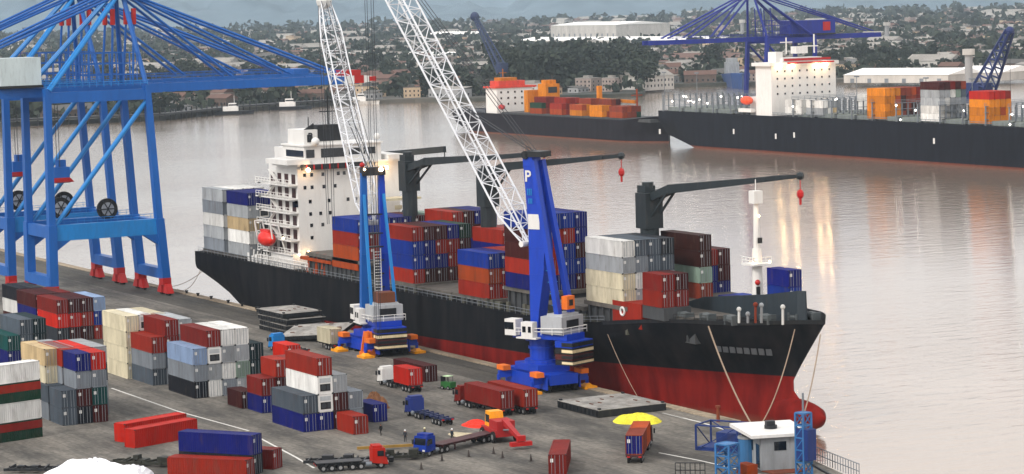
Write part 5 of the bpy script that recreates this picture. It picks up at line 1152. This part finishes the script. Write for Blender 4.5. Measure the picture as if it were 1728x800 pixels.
def frame_tower(label, p, w, d_, z0, z1, m, rz, n, seed=0, name='steel_frame', plat=True):
    o = thing(name, label, 'steel frame', p, rz)
    mb = MB()
    for x in (-w/2, w/2):
        for y in (-d_/2, d_/2): mb.tube((x, y, z0), (x, y, z1), .16, 6)
    mb.build('posts', m, o)
    mb = MB(); dz = (z1-z0)/n
    for i in range(n+1):
        z = z0+i*dz
        for (p0, p1) in (((-w/2, -d_/2), (w/2, -d_/2)), ((w/2, -d_/2), (w/2, d_/2)), ((w/2, d_/2), (-w/2, d_/2)), ((-w/2, d_/2), (-w/2, -d_/2))):
            mb.beam((*p0, z), (*p1, z), .2)
            if i < n: mb.beam((*p0, z), (*p1, z+dz), .13)
    mb.build('bracing', m, o)
    if plat: MB().box(-w/2, w/2, -d_/2, d_/2, z1-dz*.02, z1+.06).build('platform', m, o)
    return o
p = (gp(1188, 757)+gp(1250, 764))/2
o = frame_tower('low dark blue open steel cage left of the booth', p+Vector((-1, 1, 0)), 6.6, 4.6, 0, 3.6, BF, R(30), 1, plat=False); MB().box(-3.2, 3.2, -2.2, 2.2, .1, .5).box(-.5, 2.8, -1.5, 1.6, .5, 2.6).build('blue_load', BF, o)
frame_tower('pale blue braced steel tower rising from the frame bottom left of the booth', gp(1228, 806), 2.2, 2.2, 0, 4.6, BF2, R(20), 3)
p = gp(1357, 800); o = frame_tower('tall blue braced steel tower right of the booth', p, 1.5, 1.5, 0, 8.3, BF2, R(10), 5); MB().tube((0, 0, 8.5), (0, 0, 11), .15, 6).build('antenna', GSTEEL, o); MB().box(-.8, 1.6, -.8, .8, 2.0, 6.2).build('cabinet', BF, o)
p = gp(1262, 783); o = thing('water_tank', 'small blue upright tank with pale rim between the cage and booth', 'tank', p); MB().tube((0, 0, .2), (0, 0, 3.6), 1.25, 18).build('shell', mat('tank_blue', '2a5f8c'), o); MB().tube((0, 0, 3.6), (0, 0, 3.9), 1.35, 18).build('rim', paint('lgrey'), o); MB().box(-.5, .5, -.5, .5, 3.9, 5.0).build('motor', STEEL, o)
mb = MB(); pts = [gp(x, y) for x, y in ((1372, 776), (1405, 790), (1450, 808))]
mb.rail(pts, h=2.0, r=.07, step=.8); tag(mb.build('fence', GSTEEL), 'thin steel railing along the sloping quay edge right of the booth', 'fence')
mb = MB(); mb.rail([gp(x, y) for x, y in ((1140, 806), (1190, 806))], h=2.0, r=.07, step=.6); tag(mb.build('fence', STEEL), 'dark railing at the bottom frame edge left of the blue tower', 'fence')
o = MB().beam(gp(1372, 785, 1.6), gp(1410, 806, 1.6), .3).build('pipe', STEEL); tag(o, 'black pipe running along the railing right of the booth', 'pipe')
p = gp(1212, 712); o = MB().tube((0, 0, 0), (0, 0, 2.2), .3, 8, r2=.22).tube((0, 0, 2.2), (0, 0, 2.5), .4, 8).build('bollard', mat('rust_plate', ''), loc=p); tag(o, 'rusty mooring post at the coping above the dark blue cage', 'bollard')
p = gp(1268, 757); o = MB().box(-1.5, 1.2, -.8, .8, 0, 1.4).build('crate', paint('orange'), loc=gp(1262, 800)); tag(o, 'orange crate at the foot of the booth corner', 'crate')
# ============================================================ SHIPS AT THE FAR QUAY
def hull_variant(name, thr, black, red):
    m = HULL.copy(); m.name = name; 
    for n_ in m.node_tree.nodes:
        if n_.type == 'MATH' and n_.operation == 'MULTIPLY_ADD': n_.inputs[1].default_value = 0
        if n_.type == 'MATH' and n_.operation == 'GREATER_THAN': n_.inputs[1].default_value = thr
    rr = [n_ for n_ in m.node_tree.nodes if n_.type == 'VALTORGB']
    for n_, c in zip(rr, (red, black)):
        for e, k in zip(n_.color_ramp.elements, (.7, 1.3)): e.color = (c[0]*k, c[1]*k, c[2]*k, 1)
    return m
def farship(name, label, x0, x1, y0, y1, zd, hm, bow=28, stern=40, zs=None):
    o = thing(name, label, 'ship', ((x0+x1)/2, (y0+y1)/2, 0)); ox, oy = (x0+x1)/2, (y0+y1)/2; cy = 0; B2 = (y1-y0)/2
    mb = MB(); n = 40; NZ_ = 8
    for i in range(n+1):
        f_ = i/n; x = x0+(x1-x0)*(f_ if f_ > .3 else f_**1.15/.3**.15); zt = zd(x); d0 = x-x0; d1 = x1-x
        zb = -6 if d0 > stern else -6+(zt*.08+6)*(1-d0/stern)**.8
        sec = []
        for j in range(NZ_+1):
            z = zb+(zt-zb)*j/NZ_; b_ = B2; rk = bow*.28*(1-max(0, z)/zt); xx = x if d1 > bow*1.4 else x1-bow*1.4+(x-x1+bow*1.4)*(bow*1.4-rk)/(bow*1.4)
            t = (bow-(x1-xx-rk))/bow
            if t > 0: b_ *= max(0, 1-min(1, t)**2.1)
            if d0 < stern: b_ *= 1-(.08+.6*(1-min(1, (z+6)/14)))*(1-d0/stern)**1.6
            sec.append((b_, z, xx))
        mb.v += [(xx-ox, -h_, z) for h_, z, xx in sec]+[(xx-ox, h_, z) for h_, z, xx in reversed(sec)]
    W_ = 2*(NZ_+1)
    for i in range(n):
        for j in range(W_-1): a = i*W_+j; mb.f.append((a, a+W_, a+W_+1, a+1)); mb.mi.append(0)
        a = i*W_; mb.f.append((a+NZ_, a+W_+NZ_, a+W_+NZ_+1, a+NZ_+1)); mb.mi.append(0)
    mb.f.append(tuple(range(W_))); mb.mi.append(0)
    h_ = mb.build('hull', hm, o, smooth=True); md = h_.modifiers.new('e', 'EDGE_SPLIT'); md.split_angle = R(35)
    return o, ox, oy
HB = hull_variant('far_hull_black', -2.6, (.008, .009, .014), (.10, .018, .014)); HO = hull_variant('far_hull_small', -3, (.012, .010, .014), (.12, .03, .02))
big, ox, oy = farship('container_ship', 'long black container ship with tall white bridge moored at the far quay, right side', -1027, -640, 622, 656, lambda x: 12.2+1.2*smooth(-1027, -1000, x)*0, HB, 30, 42)
def b2(mb, nm, m, par=None): return mb.build(nm, m, par or big)
def L3(x, y, z): return (x-ox, y-oy, z)
bh = b2(MB().box(-945-ox, -933-ox, 622.5-oy, 655.5-oy, 12, 33.2).box(-945.9-ox, -932-ox, 621-oy, 656.5-oy, 33.2, 34.6), 'superstructure', WHITE)
b2(MB().box(-943-ox, -934-ox, 629-oy, 649-oy, 34.6, 36.4).box(-942-ox, -936-ox, 627-oy, 630.5-oy, 34.6, 39), 'bridge_top', WHITE, bh)
b2(MB().box(-933.4-ox, -932.9-ox, 629.3-oy, 653-oy, 35.1, 36.1).box(-931.9-ox, -931.8-ox, 630-oy, 654-oy, 33.9, 34.6), 'red_band', REDP, bh)
mb = MB().tube(L3(-937, 633, 38), L3(-937, 633, 45), .3, 6).beam(L3(-937, 630, 43), L3(-937, 636, 43), .4).tube(L3(-938, 648, 38), L3(-938, 648, 46), .35, 6).beam(L3(-938, 642, 41), L3(-938, 650, 41), .5).box(-941-ox, -937-ox, 638-oy, 644-oy, 38, 41)
b2(mb, 'radar_mast', WHITE, bh)
for zr in (30.5, 27.4, 24.2, 21):
    for i in range(8):
        y = 625.5+i*3.8; b2(MB().box(-932.99-ox, -932.9-ox, y-.35-oy, y+.35-oy, zr, zr+.8), 'window', GLASS, bh)
for y in (626, 632.5, 645, 649.5): b2(MB().ball(L3(-931, y, 33.0), .5, nu=8, nv=5), 'floodlight', LAMPF, bh)
b2(MB().ball(L3(-950, 621.0, 18.5), 4.2, 1.9, 1.9, nu=12, nv=8), 'lifeboat', mat('lifeboat_orange', 'e0481a', rough=.4))
mb = MB().box(-952-ox, -945.01-ox, 624-oy, 650-oy, 12, 20).box(-956-ox, -946-ox, 620.5-oy, 623-oy, 13.5, 15).box(-961-ox, -958-ox, 632-oy, 644-oy, 12, 16); b2(mb, 'aft_deckhouse', WHITE)
for k, x in enumerate([-1022, -1008, -994, -980, -966, -918, -904.5, -890, -876, -862, -846, -832, -818, -804, -790, -776, -762]):
    mb = MB()
    for i in range(12): y = 623+i*2.9; mb.beam(L3(x, y, 12), L3(x, y, 19.6), .45)
    for z in (14.6, 17.2, 19.6): mb.box(x-ox-.6, x-ox+.6, 622.6-oy, 655.4-oy, z-.18, z)
    mb.rail([L3(x-.5, 622.8, 19.6), L3(x-.5, 655, 19.6)], r=.07, step=3); b2(mb, 'lashing_bridge', GSTEEL)
mb = MB().rail([L3(-1022, 622.7, 12.3), L3(-700, 622.4, 12.3)], h=1.3, r=.09, step=3); b2(mb, 'railing', GSTEEL)
for (xa, xb) in [(-1021, -1009), (-1007, -995), (-993, -981), (-979, -967), (-917, -906), (-903, -891), (-889, -877), (-875, -863), (-861, -848), (-845, -833), (-831, -819), (-817, -805), (-803, -791), (-789, -777), (-775, -763)]:
    b2(MB().box(xa-ox, xb-ox, 625-oy, 653-oy, 12, 13.9), 'hatch_cover', mat('far_hatch', '6d746e', rough=.7, var=.3))
rl = random.Random(11); LAMPS = MB().ball((0, 0, 0), .33, nu=6, nv=4).mesh('deck_lamp', LAMPW)
for i in range(46):
    x = rl.choice([-1022, -1008, -994, -980, -966, -918, -904.5, -876, -862, -846, -832, -818, -804, -790, -776])+.8; y = rl.uniform(622, 652); z = rl.choice((13.2, 16.4, 19))+rl.uniform(-.4, .4)
    c = bpy.data.objects.new('deck_lamp', LAMPS); COL.objects.link(c); c.parent = big; c.location = L3(x, y, z)
for (px, py) in ((1238, 222), (1309, 230), (1340, 228), (1576, 238), (1113, 222)):
    q = oY(px, py, 621.9); b2(MB().box(q.x-ox-.5, q.x-ox+.5, -17.15, -16.7, q.z-1.1, q.z+1.1), 'draught_mark', WHITE)
q = oY(1193, 250, 630); b2(MB().box(q.x-ox-3, q.x-ox+2, -.6, .6, -6, 4.5), 'rudder', STEEL)
gfar = 'containers on the far long ship'
def bs(px, where, cols, z0=14.0, **k): stack(where, oY(px, 200, 624).x, 624, cols, z0, hz=1.1, pitch=2.6, group=gfar, ends=False, **k)
bs(1353, 'first white pair right of the far bridge', ['white white', 'white white', 'lgrey white'], 13.2)
bs(1389, 'second white pair right of the far bridge', ['lgrey white', 'white lgrey', 'beige lgrey'], 13.2)
bs(1494, 'far amber block', ['amber amber amber amber', 'amber amber amber amber', 'amber amber orange amber', 'rust brown brown rust', 'brown rust rust rust', 'maroon brown rust orange', 'rust maroon crimson crimson', 'navy rust maroon maroon'], 12.8)
bs(1450, 'low white row left of the far amber block', ['- -', '- -', '- -', '- white white', '- lgrey white', '- white palegreen', '- white white'], 12.8)
bs(1586, 'far pale block between the two amber blocks', ['white white lgrey lgrey maroon', 'white lgrey white lgrey maroon', 'lgrey grey lgrey white crimson', 'grey lgrey lgrey palegreen maroon', 'navy grey grey slate rust'], 12.8)
bs(1670, 'far amber block at the right edge', ['amber amber amber scarlet', 'amber amber amber scarlet', 'amber orange amber scarlet', 'amber amber amber red'], 12.8)
# small orange ship
osh, ox2, oy2 = farship('cargo_ship', 'smaller black hulled cargo ship with orange funnel and white house, left of the long ship', -1245, -1034, 626, 650, lambda x: 6.6+2.6*smooth(-1070, -1034, x)+.8*smooth(-1215, -1245, x), HO, 30, 30)
def b3(mb, nm, m, par=None): return mb.build(nm, m, par or osh)
def L4(x, y, z): return (x-ox2, y-oy2, z)
oh = b3(MB().box(-1203-ox2, -1191-ox2, 627-oy2, 648-oy2, 6.4, 19.4), 'superstructure', WHITE)
b3(MB().box(-1204-ox2, -1190.5-ox2, 626-oy2, 650-oy2, 19.4, 20.3).box(-1202-ox2, -1192-ox2, 629-oy2, 644-oy2, 20.3, 23.0), 'wheelhouse', mat('bridge_red', 'c03824'), oh)
b3(MB().box(-1201-ox2, -1193-ox2, 631-oy2, 640-oy2, 23, 24.6).tube(L4(-1197, 634, 24), L4(-1197, 634, 29), .25, 6).beam(L4(-1197, 632, 27), L4(-1197, 636, 27), .3), 'mast', paint('amber'), oh)
for zr in (16.8, 13.8, 10.8):
    for i in range(5): y = 629.5+i*4; b3(MB().box(-1191.0-ox2, -1190.9-ox2, y-.45-oy2, y+.45-oy2, zr, zr+1.), 'window', GLASS, oh)
fx = oY(926, 150, 644).x
fu = b3(MB().box(fx-4-ox2, fx+4-ox2, 640-oy2, 648-oy2, 6.4, 21.5).box(fx-2.6-ox2, fx+2.6-ox2, 641.2-oy2, 646.8-oy2, 21.5, 23.4), 'funnel', paint('amber')); b3(MB().box(fx-8-ox2, fx-4.01-ox2, 634-oy2, 648-oy2, 6.4, 18.5), 'casing', paint('amber'))
b3(MB().box(fx+4-ox2, fx+4.1-ox2, 641.5-oy2, 646.5-oy2, 17, 20), 'dark_panel', STEEL, fu)
b3(MB().ball(L4(-1186, 627, 10), 3, 1.3, 1.4), 'lifeboat', REDP)
b3(MB().box(-1188-ox2, -1042-ox2, 628-oy2, 648-oy2, 6.0, 7.4), 'hatch_cover', HATCH)
q = oY(1012, 182, 640); q2 = oY(1012, 145, 640); q3 = oY(1073, 172, 640)
dk = b3(MB().box(q.x-1-ox2, q.x+1-ox2, 639-oy2, 641-oy2, 7, q2.z), 'deck_crane', paint('amber')); p_ = Vector(L4(q.x, 640, q3.z+.5)); t_ = Vector(L4(q3.x, 640, q3.z)); b3(MB().beam(p_, t_, 1.3, 1.5), 'jib', paint('amber'), dk)
q = oY(1073, 200, 640); q2 = oY(1073, 150, 640); b3(MB().tube(L4(q.x+1.5, 640, 7), L4(q.x+1.5, 640, q2.z), .5, 6).beam(L4(q.x+1.5, 637, q2.z-3), L4(q.x+1.5, 643, q2.z-3), .5), 'foremast', paint('orange'))
b3(MB().rail([L4(-1240, 628, 7.4), L4(-1206, 627.4, 6.8)], h=1.2, r=.1), 'railing', GSTEEL)
gor = 'containers on the small far ship'
def os_(px, where, cols): stack(where, oY(px, 205, 628).x, 628.2, cols, 7.45, hz=.98, pitch=2.6, group=gor, ends=False)
os_(914, 'green-fronted block beside the white house', ['orange green', 'rust crimson crimson', 'red red crimson', 'red crimson red'])
os_(948, 'second block of the orange-funnelled ship', ['orange red', 'red crimson red', 'maroon red crimson', 'red maroon red'])
os_(982, 'third block of the orange-funnelled ship', ['amber orange', 'amber amber', 'orange rust rust', 'rust red orange'])
os_(1016, 'fourth block of the orange-funnelled ship', ['amber amber', 'orange amber', 'rust orange rust', 'rust rust maroon'])
os_(1050, 'foremost block of the orange-funnelled ship', ['orange rust', 'rust orange', 'rust rust', 'green rust'])
# buildings and lamp masts on the far quay
for i, px in enumerate((1120, 1175, 1445, 1562, 1640)):
    p = oY(px, 100, 690); o = thing('lamp_mast', ('%s tall lamp mast on the far quay behind the long black ship' % ['leftmost', 'second from left', 'middle', 'second from right', 'rightmost'][i]), 'lamp mast', (p.x, 690, 0), 0, 'lamp masts on the far quay')
    MB().tube((0, 0, 0), (0, 0, 26), .3, 6, r2=.15).build('mast', GSTEEL, o); MB().box(-1.5, 1.5, -.4, .4, 25.6, 26.2).build('lamp_head', GSTEEL, o)
if MERGED:
    cl_ = sorted({t[4] for t in MERGED}); mb = MB()
    for (cx, cy, z, L, c, hz) in MERGED: mb.box(cx-L/2, cx+L/2, cy-CW/2, cy+CW/2, z+.01, z+CH*hz*.985, cl_.index(c))
    tag(mb.build('more_containers', [paint(c) for c in cl_]), 'remaining containers barely seen behind the front ones on the ships and in the yard', 'containers', kind='stuff')
# ============================================================ CAMERA, LIGHT, SKY, AIR
cam = bpy.data.cameras.new('camera'); co = bpy.data.objects.new('camera', cam); COL.objects.link(co)
cam.sensor_width = 36; cam.lens = F/1728*36; cam.shift_y = 24/1728; cam.clip_start = 5; cam.clip_end = 60000
co.matrix_world = Matrix((( rt.x, up.x, -fw.x, 0), (rt.y, up.y, -fw.y, 0), (rt.z, up.z, -fw.z, HC), (0, 0, 0, 1)))
scn.camera = co
SUN_EL = R(38); SUN_AZ = Vector((.35, -1.0, 0)).normalized()     # direction towards the sun, on the ground
w = bpy.data.worlds.new('World'); scn.world = w; w.use_nodes = True; N = w.node_tree.nodes; L_ = w.node_tree.links
bg = N['Background']; sky = N.new('ShaderNodeTexSky'); sky.sky_type = 'NISHITA'; sky.sun_disc = False; sky.sun_elevation = SUN_EL
sky.sun_rotation = math.atan2(SUN_AZ.x, SUN_AZ.y); sky.air_density = 1.; sky.dust_density = 5; sky.ozone_density = 1
hs = N.new('ShaderNodeHueSaturation'); hs.inputs['Saturation'].default_value = .35; L_.new(sky.outputs[0], hs.inputs['Color'])
tg = N.new('ShaderNodeTexCoord'); sz = N.new('ShaderNodeSeparateXYZ'); L_.new(tg.outputs['Generated'], sz.inputs[0])
cl = N.new('ShaderNodeValToRGB'); cl.color_ramp.elements[0].position = 0; cl.color_ramp.elements[1].position = .35       # overcast: brighter towards the zenith
cl.color_ramp.elements[0].color = (.56, .565, .58, 1); cl.color_ramp.elements[1].color = (1, .98, .965, 1); L_.new(sz.outputs[2], cl.inputs[0])
cm_ = N.new('ShaderNodeMixRGB'); cm_.blend_type = 'MULTIPLY'; cm_.inputs[0].default_value = 1; cm_.inputs[2].default_value = (9.5, 9.5, 9.5, 1); L_.new(cl.outputs[0], cm_.inputs[1])
ov = N.new('ShaderNodeMixRGB'); ov.inputs[0].default_value = .75; L_.new(hs.outputs[0], ov.inputs[1]); L_.new(cm_.outputs[0], ov.inputs[2])
L_.new(ov.outputs[0], bg.inputs['Color']); bg.inputs['Strength'].default_value = .13
sl = bpy.data.lights.new('sun', 'SUN'); sl.energy = 1.4; sl.angle = R(12); sl.color = (1, .95, .9)
so = bpy.data.objects.new('sun', sl); COL.objects.link(so)
so.rotation_euler = Vector((SUN_AZ.x*math.cos(SUN_EL), SUN_AZ.y*math.cos(SUN_EL), math.sin(SUN_EL))).to_track_quat('Z', 'Y').to_euler()
hz_ = bpy.data.materials.new('haze'); hz_.use_nodes = True; N = hz_.node_tree.nodes; L_ = hz_.node_tree.links
N.remove(N['Principled BSDF']); pv = N.new('ShaderNodeVolumePrincipled'); pv.inputs['Color'].default_value = (.70, .86, 1, 1); pv.inputs['Density'].default_value = HAZE_D if 'HAZE_D' in globals() else 3.9e-5; pv.inputs['Anisotropy'].default_value = .1
L_.new(pv.outputs[0], N['Material Output'].inputs['Volume'])
if not globals().get('NOHAZE'):
    ho_ = MB().box(-15900, 1500, -2900, 13800, -8, 640).build('haze', hz_); ho_['kind'] = 'stuff'; ho_['label'] = 'pale haze over the river and the distant town'
scn.view_settings.view_transform = 'Standard'; scn.view_settings.look = 'None'; scn.view_settings.gamma = 1; scn.view_settings.exposure = .45; scn.view_settings.use_curve_mapping = False
scn.cycles.max_bounces = 6; scn.cycles.volume_bounces = 1; scn.cycles.transparent_max_bounces = 4; scn.cycles.diffuse_bounces = 3
